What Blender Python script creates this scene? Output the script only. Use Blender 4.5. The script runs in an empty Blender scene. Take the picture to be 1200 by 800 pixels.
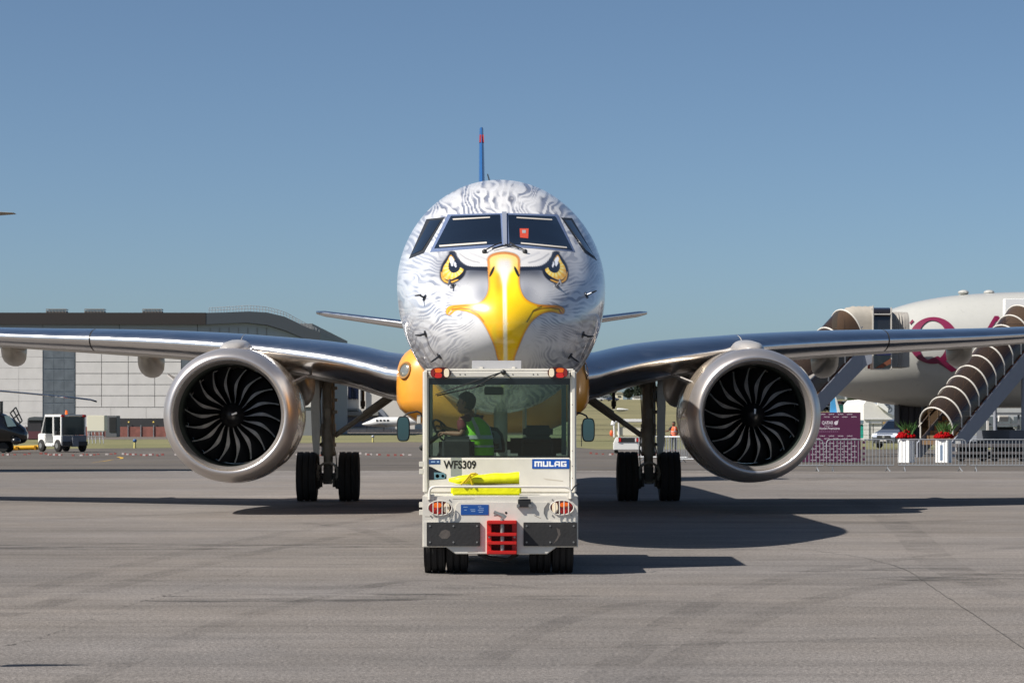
import bpy, bmesh, math, random
import numpy as np
from mathutils import Vector, Matrix
from mathutils.bvhtree import BVHTree
random.seed(7); rng = np.random.default_rng(5)
R = math.radians
SC = bpy.context.scene
COL = SC.collection
# ------------------------------------------------------------------ camera
F = 2800.0; HOR = 496.0; EYE = 1.64          # focal length in photo pixels, horizon row, eye height
cam = bpy.data.cameras.new("camera"); co = bpy.data.objects.new("camera", cam); COL.objects.link(co)
co.location = (0, 0, EYE); co.rotation_euler = (R(90), 0, 0)
cam.sensor_width = 36; cam.lens = F / 1200 * 36; cam.shift_y = (HOR - 400) / 1200
cam.clip_start = 0.5; cam.clip_end = 9000
cam.dof.use_dof = True; cam.dof.focus_distance = 30; cam.dof.aperture_fstop = 9
SC.camera = co
# ------------------------------------------------------------------ sky and sun
SD = Vector((0.9, 0.40, -1.0)).normalized()      # direction the light travels
sun_el = math.asin(-SD.z); sun_az = math.atan2(-SD.x, -SD.y)
W = bpy.data.worlds.new("World"); SC.world = W; W.use_nodes = True
nt = W.node_tree; nt.nodes.clear()
sk = nt.nodes.new("ShaderNodeTexSky"); sk.sky_type = 'NISHITA'; sk.sun_disc = False
sk.sun_elevation = sun_el; sk.sun_rotation = sun_az; sk.altitude = 60
sk.air_density = 0.6; sk.dust_density = 1.12; sk.ozone_density = 2.8
bg = nt.nodes.new("ShaderNodeBackground"); bg.inputs[1].default_value = 0.0725
wo = nt.nodes.new("ShaderNodeOutputWorld")
tn = nt.nodes.new("ShaderNodeMix"); tn.data_type = 'RGBA'; tn.blend_type = 'MULTIPLY'; tn.inputs[0].default_value = 1; tn.inputs['B'].default_value = (0.965, 1.025, 0.99, 1)
nt.links.new(sk.outputs[0], tn.inputs['A']); nt.links.new(tn.outputs['Result'], bg.inputs[0]); nt.links.new(bg.outputs[0], wo.inputs[0])
sl = bpy.data.lights.new("sun", 'SUN'); sl.energy = 5.0; sl.angle = R(0.55); sl.color = (1, 0.94, 0.86)
so = bpy.data.objects.new("sun", sl); COL.objects.link(so); so.rotation_euler = SD.to_track_quat('-Z', 'Y').to_euler()
SC.view_settings.view_transform = 'Standard'; SC.view_settings.look = 'None'
SC.view_settings.exposure = 0.5; SC.view_settings.gamma = 1.0; SC.view_settings.use_curve_mapping = False
# ------------------------------------------------------------------ helpers
def lin(c):
    return tuple((v / 12.92 if v <= 0.04045 else ((v + 0.055) / 1.055) ** 2.4) for v in [x / 255 for x in c])
MATS = {}
def mat(name, c, rough=0.5, metal=0.0, var=0.0, ns=3.0, bump=0.0, bs=40.0, coat=0.0, emit=0.0, spec=0.5, stretch=(1, 1, 1)):
    if name in MATS: return MATS[name]
    m = bpy.data.materials.new(name); m.use_nodes = True; n = m.node_tree; b = n.nodes['Principled BSDF']
    col = (*lin(c), 1)
    b.inputs['Base Color'].default_value = col; b.inputs['Roughness'].default_value = rough
    b.inputs['Metallic'].default_value = metal; b.inputs['Coat Weight'].default_value = coat
    b.inputs['Specular IOR Level'].default_value = spec
    if emit: b.inputs['Emission Color'].default_value = col; b.inputs['Emission Strength'].default_value = emit
    if var or bump:
        tc = n.nodes.new('ShaderNodeTexCoord'); mp = n.nodes.new('ShaderNodeMapping'); mp.inputs['Scale'].default_value = stretch
        n.links.new(tc.outputs['Object'], mp.inputs[0])
    if var:
        no = n.nodes.new('ShaderNodeTexNoise'); no.inputs['Scale'].default_value = ns; no.inputs['Detail'].default_value = 6; no.inputs['Roughness'].default_value = 0.65
        mr = n.nodes.new('ShaderNodeMapRange'); mr.inputs[1].default_value = 0.25; mr.inputs[2].default_value = 0.75
        mr.inputs[3].default_value = 1 - var; mr.inputs[4].default_value = 1 + var * 0.6
        mx = n.nodes.new('ShaderNodeMix'); mx.data_type = 'RGBA'; mx.blend_type = 'MULTIPLY'; mx.inputs[0].default_value = 1
        mx.inputs['A'].default_value = col
        n.links.new(mp.outputs[0], no.inputs['Vector']); n.links.new(no.outputs[0], mr.inputs[0]); n.links.new(mr.outputs[0], mx.inputs['B'])
        n.links.new(mx.outputs['Result'], b.inputs['Base Color'])
        r2 = n.nodes.new('ShaderNodeMapRange'); r2.inputs[3].default_value = max(0, rough - 0.12); r2.inputs[4].default_value = min(1, rough + 0.15)
        n.links.new(no.outputs[0], r2.inputs[0]); n.links.new(r2.outputs[0], b.inputs['Roughness'])
    if bump:
        nb = n.nodes.new('ShaderNodeTexNoise'); nb.inputs['Scale'].default_value = bs; nb.inputs['Detail'].default_value = 5
        bp = n.nodes.new('ShaderNodeBump'); bp.inputs['Strength'].default_value = bump; bp.inputs['Distance'].default_value = 0.02
        n.links.new(mp.outputs[0], nb.inputs['Vector']); n.links.new(nb.outputs[0], bp.inputs['Height']); n.links.new(bp.outputs[0], b.inputs['Normal'])
    MATS[name] = m
    return m
def glass(name, tint, refl=1.0, rough=0.0, alpha=1.0):
    """a tinted pane: fresnel reflection over tinted transparency"""
    if name in MATS: return MATS[name]
    m = bpy.data.materials.new(name); m.use_nodes = True; n = m.node_tree; n.nodes.clear()
    o = n.nodes.new('ShaderNodeOutputMaterial'); t = n.nodes.new('ShaderNodeBsdfTransparent'); g = n.nodes.new('ShaderNodeBsdfGlossy')
    t.inputs[0].default_value = (*lin(tint), 1); g.inputs['Roughness'].default_value = rough
    g.inputs[0].default_value = (refl, refl, refl, 1)
    fr = n.nodes.new('ShaderNodeFresnel'); fr.inputs[0].default_value = 1.5
    mx = n.nodes.new('ShaderNodeMixShader')
    n.links.new(fr.outputs[0], mx.inputs[0]); n.links.new(t.outputs[0], mx.inputs[1]); n.links.new(g.outputs[0], mx.inputs[2]); n.links.new(mx.outputs[0], o.inputs[0])
    MATS[name] = m
    return m
def wpx(x, y, Y):
    """design tool: the point of the place seen at photo pixel (x, y), Y metres away"""
    return Vector(((x - 600) / F * Y, Y, EYE - (y - HOR) / F * Y))
def gY(y): return F * EYE / (y - HOR)            # distance of the ground seen on row y
def root_loc(p):
    v = Vector((0, 0, 0))
    while p is not None: v += p.location; p = p.parent
    return v
class B:
    def __init__(s): s.v = []; s.f = []; s.mi = []; s.cur = 0
    def add(s, vs, fs):
        k = len(s.v); s.v += [tuple(p) for p in vs]; s.f += [tuple(i + k for i in f) for f in fs]; s.mi += [s.cur] * len(fs); return s
    def box(s, x0, x1, y0, y1, z0, z1):
        if x0 > x1: x0, x1 = x1, x0
        if y0 > y1: y0, y1 = y1, y0
        if z0 > z1: z0, z1 = z1, z0
        return s.add([(x0, y0, z0), (x1, y0, z0), (x1, y1, z0), (x0, y1, z0), (x0, y0, z1), (x1, y0, z1), (x1, y1, z1), (x0, y1, z1)],
                     [(0, 3, 2, 1), (4, 5, 6, 7), (0, 1, 5, 4), (1, 2, 6, 5), (2, 3, 7, 6), (3, 0, 4, 7)])
    def pbox(s, x0, y0, x1, y1, Y, dep):
        a = wpx(x0, y0, Y); b = wpx(x1, y1, Y)
        return s.box(a.x, b.x, Y, Y + dep, b.z, a.z)
    def loft(s, rings, cap=True, closed=False):
        n = len(rings[0]); vs = [p for r in rings for p in r]; fs = []; m = len(rings)
        for i in range(m if closed else m - 1):
            for j in range(n):
                a = i * n + j; b = i * n + (j + 1) % n; c = ((i + 1) % m) * n + (j + 1) % n; d = ((i + 1) % m) * n + j
                fs.append((a, b, c, d))
        if cap and not closed: fs.append(tuple(range(n - 1, -1, -1))); fs.append(tuple((m - 1) * n + j for j in range(n)))
        return s.add(vs, fs)
    def tube(s, pts, r, n=8, cap=True, closed=False):
        pts = [Vector(p) for p in pts]; rs = r if isinstance(r, (list, tuple)) else [r] * len(pts)
        rings = []; up = None
        for i, p in enumerate(pts):
            if closed: t = pts[(i + 1) % len(pts)] - pts[i - 1]
            else: t = pts[min(i + 1, len(pts) - 1)] - pts[max(i - 1, 0)]
            t.normalize()
            if up is None:
                up = Vector((0, 0, 1)) if abs(t.z) < 0.9 else Vector((1, 0, 0))
            u = (up - t * up.dot(t))
            if u.length < 1e-4: u = t.orthogonal()
            u.normalize(); w = t.cross(u); up = u
            rings.append([p + (u * math.cos(a) + w * math.sin(a)) * rs[i] for a in [2 * math.pi * j / n for j in range(n)]])
        return s.loft(rings, cap, closed)
    def cyl(s, p0, p1, r0, r1=None, n=16): return s.tube([p0, p1], [r0, r0 if r1 is None else r1], n)
    def rev(s, prof, o, ax='y', n=32, closed=False, sq=(1, 1)):
        """revolve prof [(r, t)] about an axis through o"""
        o = Vector(o); rings = []
        for r, t in prof:
            ring = []
            for j in range(n):
                a = 2 * math.pi * j / n; c, d = r * math.cos(a) * sq[0], r * math.sin(a) * sq[1]
                ring.append(o + (Vector((c, t, d)) if ax == 'y' else Vector((t, c, d)) if ax == 'x' else Vector((c, d, t))))
            rings.append(ring)
        return s.loft(rings, not closed, closed)
    def ball(s, c, r, n=16, m=10):
        r = (r, r, r) if not isinstance(r, (list, tuple)) else r
        rings = []
        for i in range(m + 1):
            p = math.pi * (i / m) ; q = max(math.sin(p), 0.02)
            rings.append([(c[0] + r[0] * q * math.cos(2 * math.pi * j / n), c[1] + r[1] * q * math.sin(2 * math.pi * j / n), c[2] - r[2] * math.cos(p)) for j in range(n)])
        return s.loft(rings)
    def prism(s, poly, fn, d0, d1):
        """poly [(a, b)] extruded from depth d0 to d1, placed by fn(a, b, d)"""
        n = len(poly)
        vs = [fn(a, b, d0) for a, b in poly] + [fn(a, b, d1) for a, b in poly]
        return s.add(vs, [tuple(range(n)), tuple(range(2 * n - 1, n - 1, -1))] + [(i, i + n, (i + 1) % n + n, (i + 1) % n) for i in range(n)])
    def pprism(s, poly, Y, dep):
        """outline given in photo pixels at distance Y, given real depth"""
        def fn(a, b, d):
            p = wpx(a, b, Y); return (p.x, Y + d, p.z)
        return s.prism(poly, fn, 0, dep)
    def mesh(s, name, off=Vector((0, 0, 0)), bevel=0, seg=2, smooth=35):
        me = bpy.data.meshes.new(name)
        me.from_pydata([(x - off[0], y - off[1], z - off[2]) for x, y, z in s.v], [], s.f)
        if any(s.mi): me.polygons.foreach_set('material_index', s.mi)
        bm = bmesh.new(); bm.from_mesh(me)
        bmesh.ops.recalc_face_normals(bm, faces=bm.faces[:])
        if bevel:
            es = [e for e in bm.edges if len(e.link_faces) == 2 and e.calc_face_angle(0) > R(40)]
            bmesh.ops.bevel(bm, geom=es, offset=bevel, segments=seg, affect='EDGES', clamp_overlap=True)
        bm.to_mesh(me); bm.free()
        if smooth: me.shade_smooth(); me.set_sharp_from_angle(angle=R(smooth))
        return me
    def build(s, name, m, parent=None, bevel=0, seg=2, smooth=35, local=False, label=None, kind=None):
        off = Vector((0, 0, 0)) if local else root_loc(parent)
        me = s.mesh(name, off, bevel, seg, smooth)
        return link(name, me, m, parent, label, kind)
def link(name, me, m, parent=None, label=None, kind=None):
    o = bpy.data.objects.new(name, me); COL.objects.link(o); o.parent = parent
    for x in (m if isinstance(m, (list, tuple)) else [m]):
        if len(me.materials) < (len(m) if isinstance(m, (list, tuple)) else 1): me.materials.append(x)
    if label: o['label'] = label
    if kind: o['kind'] = kind
    return o
def tag(o, label, cat, group=None, kind=None):
    if kind: o['kind'] = kind
    if kind != 'structure':
        o['label'] = label; o['category'] = cat
    if group: o['group'] = group
    return o
def thing(name, label, cat, loc=(0, 0, 0), rz=0, group=None):
    o = bpy.data.objects.new(name, None); COL.objects.link(o); o.location = loc; o.rotation_euler = (0, 0, rz); o.empty_display_size = 0.3
    return tag(o, label, cat, group)
def dup_tree(o, parent=None):
    c = o.copy(); COL.objects.link(c); c.parent = parent
    for ch in list(o.children): dup_tree(ch, c)
    return c
def inst(o, parent, loc=(0, 0, 0), rot=(0, 0, 0)):
    c = o.copy(); COL.objects.link(c); c.parent = parent; c.location = loc; c.rotation_euler = rot
    return c
def text_part(name, s, x0, x1, z0, z1, Y, m, parent, bold=0.0, local=False, dep=0.002, fn=None):
    """lettering fitted into a rectangle x0..x1, z0..z1 facing the camera at depth Y"""
    c = bpy.data.curves.new(name, 'FONT'); c.body = s; c.offset = bold; c.resolution_u = 3
    t = bpy.data.objects.new(name, c); COL.objects.link(t)
    bpy.context.view_layer.update()
    me = bpy.data.meshes.new_from_object(t.evaluated_get(bpy.context.evaluated_depsgraph_get()))
    bpy.data.objects.remove(t)
    v = np.empty(len(me.vertices) * 3); me.vertices.foreach_get('co', v); v = v.reshape(-1, 3)
    a, b = v.min(0), v.max(0); off = Vector((0, 0, 0)) if local else root_loc(parent)
    x = x0 + (v[:, 0] - a[0]) / (b[0] - a[0]) * (x1 - x0); z = z0 + (v[:, 1] - a[1]) / (b[1] - a[1]) * (z1 - z0)
    y = np.full_like(x, Y) if fn is None else fn(x, z)
    w = np.stack([x - off[0], y - off[1], z - off[2]], 1); me.vertices.foreach_set('co', w.ravel()); me.update()
    me.materials.clear(); me.materials.append(m)
    o = bpy.data.objects.new(name, me); COL.objects.link(o); o.parent = parent
    return o
def vnoise(x, y, z, seed=0):
    """trilinear value noise for arrays"""
    r = np.random.default_rng(seed).random((32, 32, 32))
    xi, yi, zi = np.floor(x).astype(int), np.floor(y).astype(int), np.floor(z).astype(int)
    fx, fy, fz = x - xi, y - yi, z - zi
    fx, fy, fz = [t * t * (3 - 2 * t) for t in (fx, fy, fz)]
    o = 0
    for i in (0, 1):
        for j in (0, 1):
            for k in (0, 1):
                o = o + r[(xi + i) % 32, (yi + j) % 32, (zi + k) % 32] * (fx if i else 1 - fx) * (fy if j else 1 - fy) * (fz if k else 1 - fz)
    return o
def sm(a, b, x): t = np.clip((x - a) / (b - a), 0, 1); return t * t * (3 - 2 * t)
def interp(xs, ys, x):
    """monotone-ish cubic through a table"""
    xs = np.asarray(xs, float); ys = np.asarray(ys, float); x = np.asarray(x, float)
    h = np.diff(xs); d = np.diff(ys) / h; m = np.zeros_like(ys)
    m[1:-1] = np.where(d[:-1] * d[1:] > 0, 2 * d[:-1] * d[1:] / (d[:-1] + d[1:] + 1e-12), 0); m[0] = d[0]; m[-1] = d[-1]
    i = np.clip(np.searchsorted(xs, x) - 1, 0, len(h) - 1); t = (x - xs[i]) / h[i]; t = np.clip(t, 0, 1)
    return (2*t**3-3*t**2+1)*ys[i] + (t**3-2*t**2+t)*h[i]*m[i] + (-2*t**3+3*t**2)*ys[i+1] + (t**3-t**2)*h[i]*m[i+1]
# ------------------------------------------------------------------ common materials
def car_white(): return mat('white_paint', (222, 218, 208), 0.35, var=0.06, ns=4, coat=0.3)
WHITE = car_white()
WHITE = mat('tug_white_paint', (216, 212, 202), 0.38, var=0.14, ns=2.2, coat=0.3, bump=.03, bs=25)
BLACK = mat('black_rubber', (26, 26, 27), 0.75, var=0.25, ns=8)
TYRE = mat('tyre_rubber', (38, 37, 37), 0.85, var=0.3, ns=6, bump=0.3, bs=60)
DARK = mat('dark_plastic', (34, 35, 37), 0.5, var=0.15, ns=5)
STEEL = mat('grey_steel', (150, 150, 148), 0.4, 0.6, var=0.15, ns=5)
GALV = mat('galvanised', (165, 168, 170), 0.45, 0.5, var=0.12, ns=9)
RED = mat('red_paint', (190, 28, 22), 0.4, var=0.15, ns=12)
REDLENS = mat('red_lens', (205, 14, 8), 0.15, coat=1)
AMBER = mat('amber_lens', (240, 110, 10), 0.15, coat=1)
CLEAR = mat('clear_lens', (250, 235, 205), 0.15, coat=1)
BLUE = mat('blue_plate', (28, 78, 150), 0.35)
YEL = mat('yellow_pvc', (236, 236, 12), 0.45, var=0.08, ns=6, bump=0.4, bs=14)
# ------------------------------------------------------------------ ground
def ground_mat(name, c, grain=0.25, streak=0.18, rough=0.9, tint=(1, .97, .93), ang=0.25):
    m = bpy.data.materials.new(name); m.use_nodes = True; n = m.node_tree; b = n.nodes['Principled BSDF']
    L = n.links.new; N = n.nodes.new
    tc = N('ShaderNodeTexCoord')
    def noise(scale, sc, rot, det=6, ro=.6):
        mp = N('ShaderNodeMapping'); mp.inputs['Scale'].default_value = sc; mp.inputs['Rotation'].default_value = (0, 0, rot)
        no = N('ShaderNodeTexNoise'); no.inputs['Scale'].default_value = scale; no.inputs['Detail'].default_value = det; no.inputs['Roughness'].default_value = ro
        L(tc.outputs['Object'], mp.inputs[0]); L(mp.outputs[0], no.inputs['Vector']); return no.outputs[0]
    def rng_(src, a, bb, c0, c1):
        r = N('ShaderNodeMapRange'); r.inputs[1].default_value = a; r.inputs[2].default_value = bb; r.inputs[3].default_value = c0; r.inputs[4].default_value = c1
        L(src, r.inputs[0]); return r.outputs[0]
    def mul(a, bb):
        x = N('ShaderNodeMath'); x.operation = 'MULTIPLY'; L(a, x.inputs[0]); L(bb, x.inputs[1]); return x.outputs[0]
    big = rng_(noise(0.09, (1, .6, 1), .3), .35, .65, 1 - streak * .8, 1 + streak * .5)
    st1 = rng_(noise(0.5, (.16, 1.1, 1), ang, 7, .7), .35, .72, 1.06, 1 - streak)
    st2 = rng_(noise(0.9, (.1, 1.6, 1), -.12, 7, .7), .5, .8, 1.0, 1 - streak * 1.3)
    st3 = rng_(noise(1.3, (.10, 2.2, 1), .62, 7, .75), .52, .72, 1.0, 1 - streak)
    gr = rng_(noise(30, (1, 1, 1), 0, 2, .7), .38, .62, 1 - grain, 1 + grain)
    gr2 = rng_(noise(90, (1, 1, 1), 0, 2, .6), .38, .62, 1 - grain, 1 + grain)
    sp = rng_(noise(2.2, (.7, 1.3, 1), 0, 9, .82), .35, .65, .86, 1.10)
    v = mul(mul(mul(mul(mul(mul(big, st1), st2), st3), gr), gr2), sp)
    mx = N('ShaderNodeMix'); mx.data_type = 'RGBA'; mx.blend_type = 'MULTIPLY'; mx.inputs[0].default_value = 1
    mx.inputs['A'].default_value = (*lin(c), 1); L(v, mx.inputs['B'])
    # warm and cool patches
    hue = N('ShaderNodeMix'); hue.data_type = 'RGBA'; L(rng_(noise(.2, (1, 1, 1), 1.), .35, .65, 0, 1), hue.inputs[0])
    hue.inputs['A'].default_value = (*tint, 1); hue.inputs['B'].default_value = (.97, .98, 1.0, 1)
    m2 = N('ShaderNodeMix'); m2.data_type = 'RGBA'; m2.blend_type = 'MULTIPLY'; m2.inputs[0].default_value = 1
    L(mx.outputs['Result'], m2.inputs['A']); L(hue.outputs['Result'], m2.inputs['B']); L(m2.outputs['Result'], b.inputs['Base Color'])
    b.inputs['Roughness'].default_value = rough; b.inputs['Specular IOR Level'].default_value = .25
    bp = N('ShaderNodeBump'); bp.inputs['Strength'].default_value = .5; bp.inputs['Distance'].default_value = .01; L(gr, bp.inputs['Height']); L(bp.outputs[0], b.inputs['Normal'])
    return m
def sheet(name, x0, x1, y0, y1, z, m, kind='structure'):
    b = B(); b.add([(x0, y0, z), (x1, y0, z), (x1, y1, z), (x0, y1, z)], [(0, 1, 2, 3)])
    return b.build(name, m, smooth=0, kind=kind)
sheet('ground', -4000, 4000, -200, 8000, -0.02, ground_mat('old_asphalt', (108, 101, 94), .1, .2))
sheet('taxiway_pavement', -400, 400, 81, 170, -0.016, ground_mat('taxiway_asphalt', (98, 93, 88), .1, .25))
APRON = ground_mat('apron_asphalt', (123, 118, 114), .28, .27)
sheet('apron_pavement', -400, 400, -60, 82.3, 0.0, APRON)
PALE = mat('pale_line_paint', (190, 188, 180), .8, var=.3, ns=3)
sheet('painted_line', -30, 7, 82.5, 82.95, -0.010, PALE)
crk = B(); pts = []
for i in range(90):
    t = i / 89; px = 5 + 300 * t; py = 757 - 92 * t + 3 * math.sin(t * 9) + rng.normal() * .5
    if i > 70: py -= (i - 70) * .1
    Y = gY(py); pts.append(Vector(((px - 600) / F * Y, Y, 0)))
vs = []; 
for i, p in enumerate(pts):
    w = .004 + .006 * abs(rng.normal()); vs += [(p.x, p.y - w * 2, .004), (p.x, p.y + w * 2, .004)]
crk.add(vs, [(2 * i, 2 * i + 2, 2 * i + 3, 2 * i + 1) for i in range(len(pts) - 1)]).build('pavement_crack', mat('crack', (62, 60, 57), .95), smooth=0, kind='structure')
def stain(px, py, wx, wy, seed, dark):
    """worn dark patch: ragged sheet over the apron"""
    Y = gY(py); cx = (px - 600) / F * Y; n = 64; r = np.random.default_rng(seed); ph = r.random(7) * 6.3
    vs = [(cx, Y, .004)]; 
    for j in range(n):
        a = 2 * math.pi * j / n; k = 1 + sum(.16 * math.sin((q + 2) * a + ph[q]) / (1 + q * .3) for q in range(7))
        vs.append((cx + wx * k * math.cos(a), Y + wy * k * math.sin(a), .004))
    b = B(); b.add(vs, [(0, 1 + j, 1 + (j + 1) % n) for j in range(n)])
    return b.build('oil_stain', dark, smooth=0, kind='structure')
def stain_mat():
    m = bpy.data.materials.new('stain'); m.use_nodes = True; n = m.node_tree; b = n.nodes['Principled BSDF']; L = n.links.new
    b.inputs['Base Color'].default_value = (*lin((45, 44, 44)), 1); b.inputs['Roughness'].default_value = .9
    no = n.nodes.new('ShaderNodeTexNoise'); no.inputs['Scale'].default_value = 1.5; no.inputs['Detail'].default_value = 8; no.inputs['Roughness'].default_value = .75
    tc = n.nodes.new('ShaderNodeTexCoord'); mp = n.nodes.new('ShaderNodeMapping'); mp.inputs['Scale'].default_value = (.35, 1.4, 1)
    gr = n.nodes.new('ShaderNodeTexCoord')
    r = n.nodes.new('ShaderNodeMapRange'); r.inputs[1].default_value = .48; r.inputs[2].default_value = .66; r.inputs[3].default_value = 0; r.inputs[4].default_value = .55
    L(tc.outputs['Object'], mp.inputs[0]); L(mp.outputs[0], no.inputs['Vector']); L(no.outputs[0], r.inputs[0]); L(r.outputs[0], b.inputs['Alpha'])
    return m
SM = stain_mat()
stain(1165, 676, 1.3, .75, 3, SM); stain(1080, 668, 1.4, .35, 4, SM); stain(940, 560, 4, 2.6, 8, SM); stain(745, 738, .8, .12, 5, SM); stain(420, 700, 2.2, .5, 9, SM); stain(250, 640, 3.2, .8, 10, SM)

TMK = bpy.data.materials.new('tyre_mark'); TMK.use_nodes = True
def _tm():
    n = TMK.node_tree; b = n.nodes['Principled BSDF']; L = n.links.new; b.inputs['Base Color'].default_value = (*lin((60, 57, 56)), 1); b.inputs['Roughness'].default_value = .9
    no = n.nodes.new('ShaderNodeTexNoise'); no.inputs['Scale'].default_value = 1.1; no.inputs['Detail'].default_value = 7; no.inputs['Roughness'].default_value = .7; tc = n.nodes.new('ShaderNodeTexCoord')
    r = n.nodes.new('ShaderNodeMapRange'); r.inputs[1].default_value = .4; r.inputs[2].default_value = .7; r.inputs[3].default_value = 0; r.inputs[4].default_value = .20
    L(tc.outputs['Object'], no.inputs['Vector']); L(no.outputs[0], r.inputs[0]); L(r.outputs[0], b.inputs['Alpha'])
_tm()
def tyre_mark(pts, w, z):
    c = smooth_open(pts); vs = []
    for i, (px, py) in enumerate(c):
        Y = gY(py); X = (px - 600) / F * Y; vs.append(Vector((X, Y, z)))
    out = []
    for i, p in enumerate(vs):
        t = (vs[min(i + 1, len(vs) - 1)] - vs[max(i - 1, 0)]).normalized(); n = Vector((-t.y, t.x, 0)) * w / 2; out += [p - n, p + n]
    B().add(out, [(2 * i, 2 * i + 2, 2 * i + 3, 2 * i + 1) for i in range(len(vs) - 1)]).build('tyre_mark', TMK, smooth=0, kind='structure')
def smooth_open(p, n=10):
    o = []
    for i in range(len(p) - 1):
        p0, p1, p2, p3 = [np.array(p[min(max(i + q - 1, 0), len(p) - 1)], float) for q in range(4)]
        for t in np.arange(n) / n: o.append(tuple(.5 * ((2 * p1) + (-p0 + p2) * t + (2 * p0 - 5 * p1 + 4 * p2 - p3) * t * t + (-p0 + 3 * p1 - 3 * p2 + p3) * t ** 3)))
    return o + [p[-1]]
for k, (q, w) in enumerate(((([(0, 700), (180, 655), (330, 625), (480, 600)], .3)), (([(0, 722), (190, 672), (345, 638), (500, 612)], .3)), (([(90, 800), (260, 730), (420, 690), (500, 680), (640, 690)], .22)), (([(320, 690), (400, 688), (480, 684), (560, 690)], .5)),
        (([(700, 800), (800, 720), (950, 670), (1200, 640)], .3)), (([(760, 800), (860, 735), (1010, 690), (1200, 668)], .3)), (([(1000, 585), (1060, 620), (1110, 665), (1200, 700)], .5)), (([(560, 780), (640, 735), (760, 705), (1000, 700)], .25)), (([(0, 610), (200, 603), (420, 590)], .6)), (([(850, 600), (1000, 612), (1200, 606)], .6)), (([(640, 760), (900, 752), (1200, 742)], .12)), (([(350, 612), (420, 620), (480, 640)], .3)))):
    tyre_mark(q, w, .0015 + .0002 * k)
for pts_, w in ((([(640, 620), (900, 640), (1040, 660), (1110, 700), (1200, 760)]), .004), (([(600, 700), (1200, 716)]), .004)):
    c = smooth_open(pts_, 16); vs = []
    for px, py in c: py += rng.normal() * .35; Y = gY(py); vs += [((px - 600) / F * Y - w, Y - w, .0052), ((px - 600) / F * Y + w, Y + w, .0052)]
    B().add(vs, [(2 * i, 2 * i + 2, 2 * i + 3, 2 * i + 1) for i in range(len(c) - 1)]).build('pavement_crack', MATS['crack'], smooth=0, kind='structure')
# ================================================================== the regional jet
TH = 0.0205; JO = Vector((-0.077, 30.2, 0))
JM = Matrix.Translation(JO) @ Matrix.Rotation(TH, 4, 'Z'); JI = JM.inverted()
jet = thing('regional_jet', 'white jet airliner with painted eagle face and yellow beak on its nose', 'airplane', JO, TH)
def J(x, y, Y): return JI @ wpx(x, y, Y)
du = [0, .05, .1, .3, .7, 1.2, 1.9, 2.5, 2.9, 3.6, 4.4, 5.5, 28, 33, 38, 41.2]
su = np.sqrt(du)
T_top = [2.9, 3.1, 3.18, 3.36, 3.58, 3.8, 4.06, 4.38, 4.60, 4.92, 5.13, 5.26, 5.26, 5.2, 4.9, 4.3]
T_bot = [2.9, 2.70, 2.62, 2.44, 2.22, 2.06, 1.92, 1.86, 1.83, 1.81, 1.79, 1.79, 1.79, 2.2, 3.0, 3.8]
T_w = [0, .23, .33, .60, .87, 1.07, 1.27, 1.37, 1.42, 1.47, 1.495, 1.51, 1.51, 1.25, .7, .2]
T_c = [2.9, 2.9, 2.9, 2.92, 2.98, 3.08, 3.22, 3.35, 3.43, 3.55, 3.63, 3.66, 3.66, 3.75, 4.0, 4.1]
def fus(d, th):
    s = np.sqrt(d); t, bo, w, c = [interp(su, T, s) for T in (T_top, T_bot, T_w, T_c)]
    x = w * np.cos(th); sn = np.sin(th)
    return np.stack([x, d + 0 * x, c + np.where(sn > 0, (t - c) * sn, (c - bo) * sn)], -1)
def fuselage():
    nt_ = 560
    ds = np.concatenate([5.6 * (np.linspace(.015, 1, 380)) ** 2, np.linspace(6.2, 28, 12), np.linspace(29, 41.2, 14)])
    th = np.linspace(0, 2 * math.pi, nt_, endpoint=False)
    D, T = np.meshgrid(ds, th, indexing='ij'); P = fus(D, T).reshape(-1, 3)
    m = len(ds); i = np.arange(m - 1)[:, None] * nt_; j = np.arange(nt_)[None, :]; jn = (j + 1) % nt_
    Fq = np.stack([i + j, i + jn, i + nt_ + jn, i + nt_ + j], -1).reshape(-1, 4)
    P = np.vstack([P, [[0, -.0, 2.9]], [[0, 41.3, 4.1]]]); k = len(P)
    me = bpy.data.meshes.new('fuselage')
    faces = [tuple(f) for f in Fq.tolist()] + [((a + 1) % nt_, a, k - 2) for a in range(nt_)] + [((m - 1) * nt_ + a, (m - 1) * nt_ + (a + 1) % nt_, k - 1) for a in range(nt_)]
    me.from_pydata(P.tolist(), [], faces); me.shade_smooth()
    return me, P
def srgb(c): return np.array(lin(c))
def sdf(px, py, poly):
    """signed distance to a polygon, negative inside"""
    d = np.full(px.shape, 1e9); ins = np.zeros(px.shape, bool); n = len(poly)
    for i in range(n):
        ax, ay = poly[i]; bx, by = poly[(i + 1) % n]; ex, ey = bx - ax, by - ay; wx, wy = px - ax, py - ay
        t = np.clip((wx * ex + wy * ey) / (ex * ex + ey * ey + 1e-9), 0, 1)
        d = np.minimum(d, np.hypot(wx - ex * t, wy - ey * t))
        c = (ay > py) != (by > py)
        xi = ax + (py - ay) / (by - ay + 1e-12) * (bx - ax); ins ^= c & (px < xi)
    return np.where(ins, -d, d)
def smooth_poly(p, n=4):
    """Catmull-Rom through the outline points"""
    out = []; k = len(p)
    for i in range(k):
        p0, p1, p2, p3 = [np.array(p[(i + q - 1) % k], float) for q in range(4)]
        for t in np.arange(n) / n:
            out.append(tuple(.5 * ((2 * p1) + (-p0 + p2) * t + (2 * p0 - 5 * p1 + 4 * p2 - p3) * t * t + (-p0 + 3 * p1 - 3 * p2 + p3) * t ** 3)))
    return out
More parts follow.
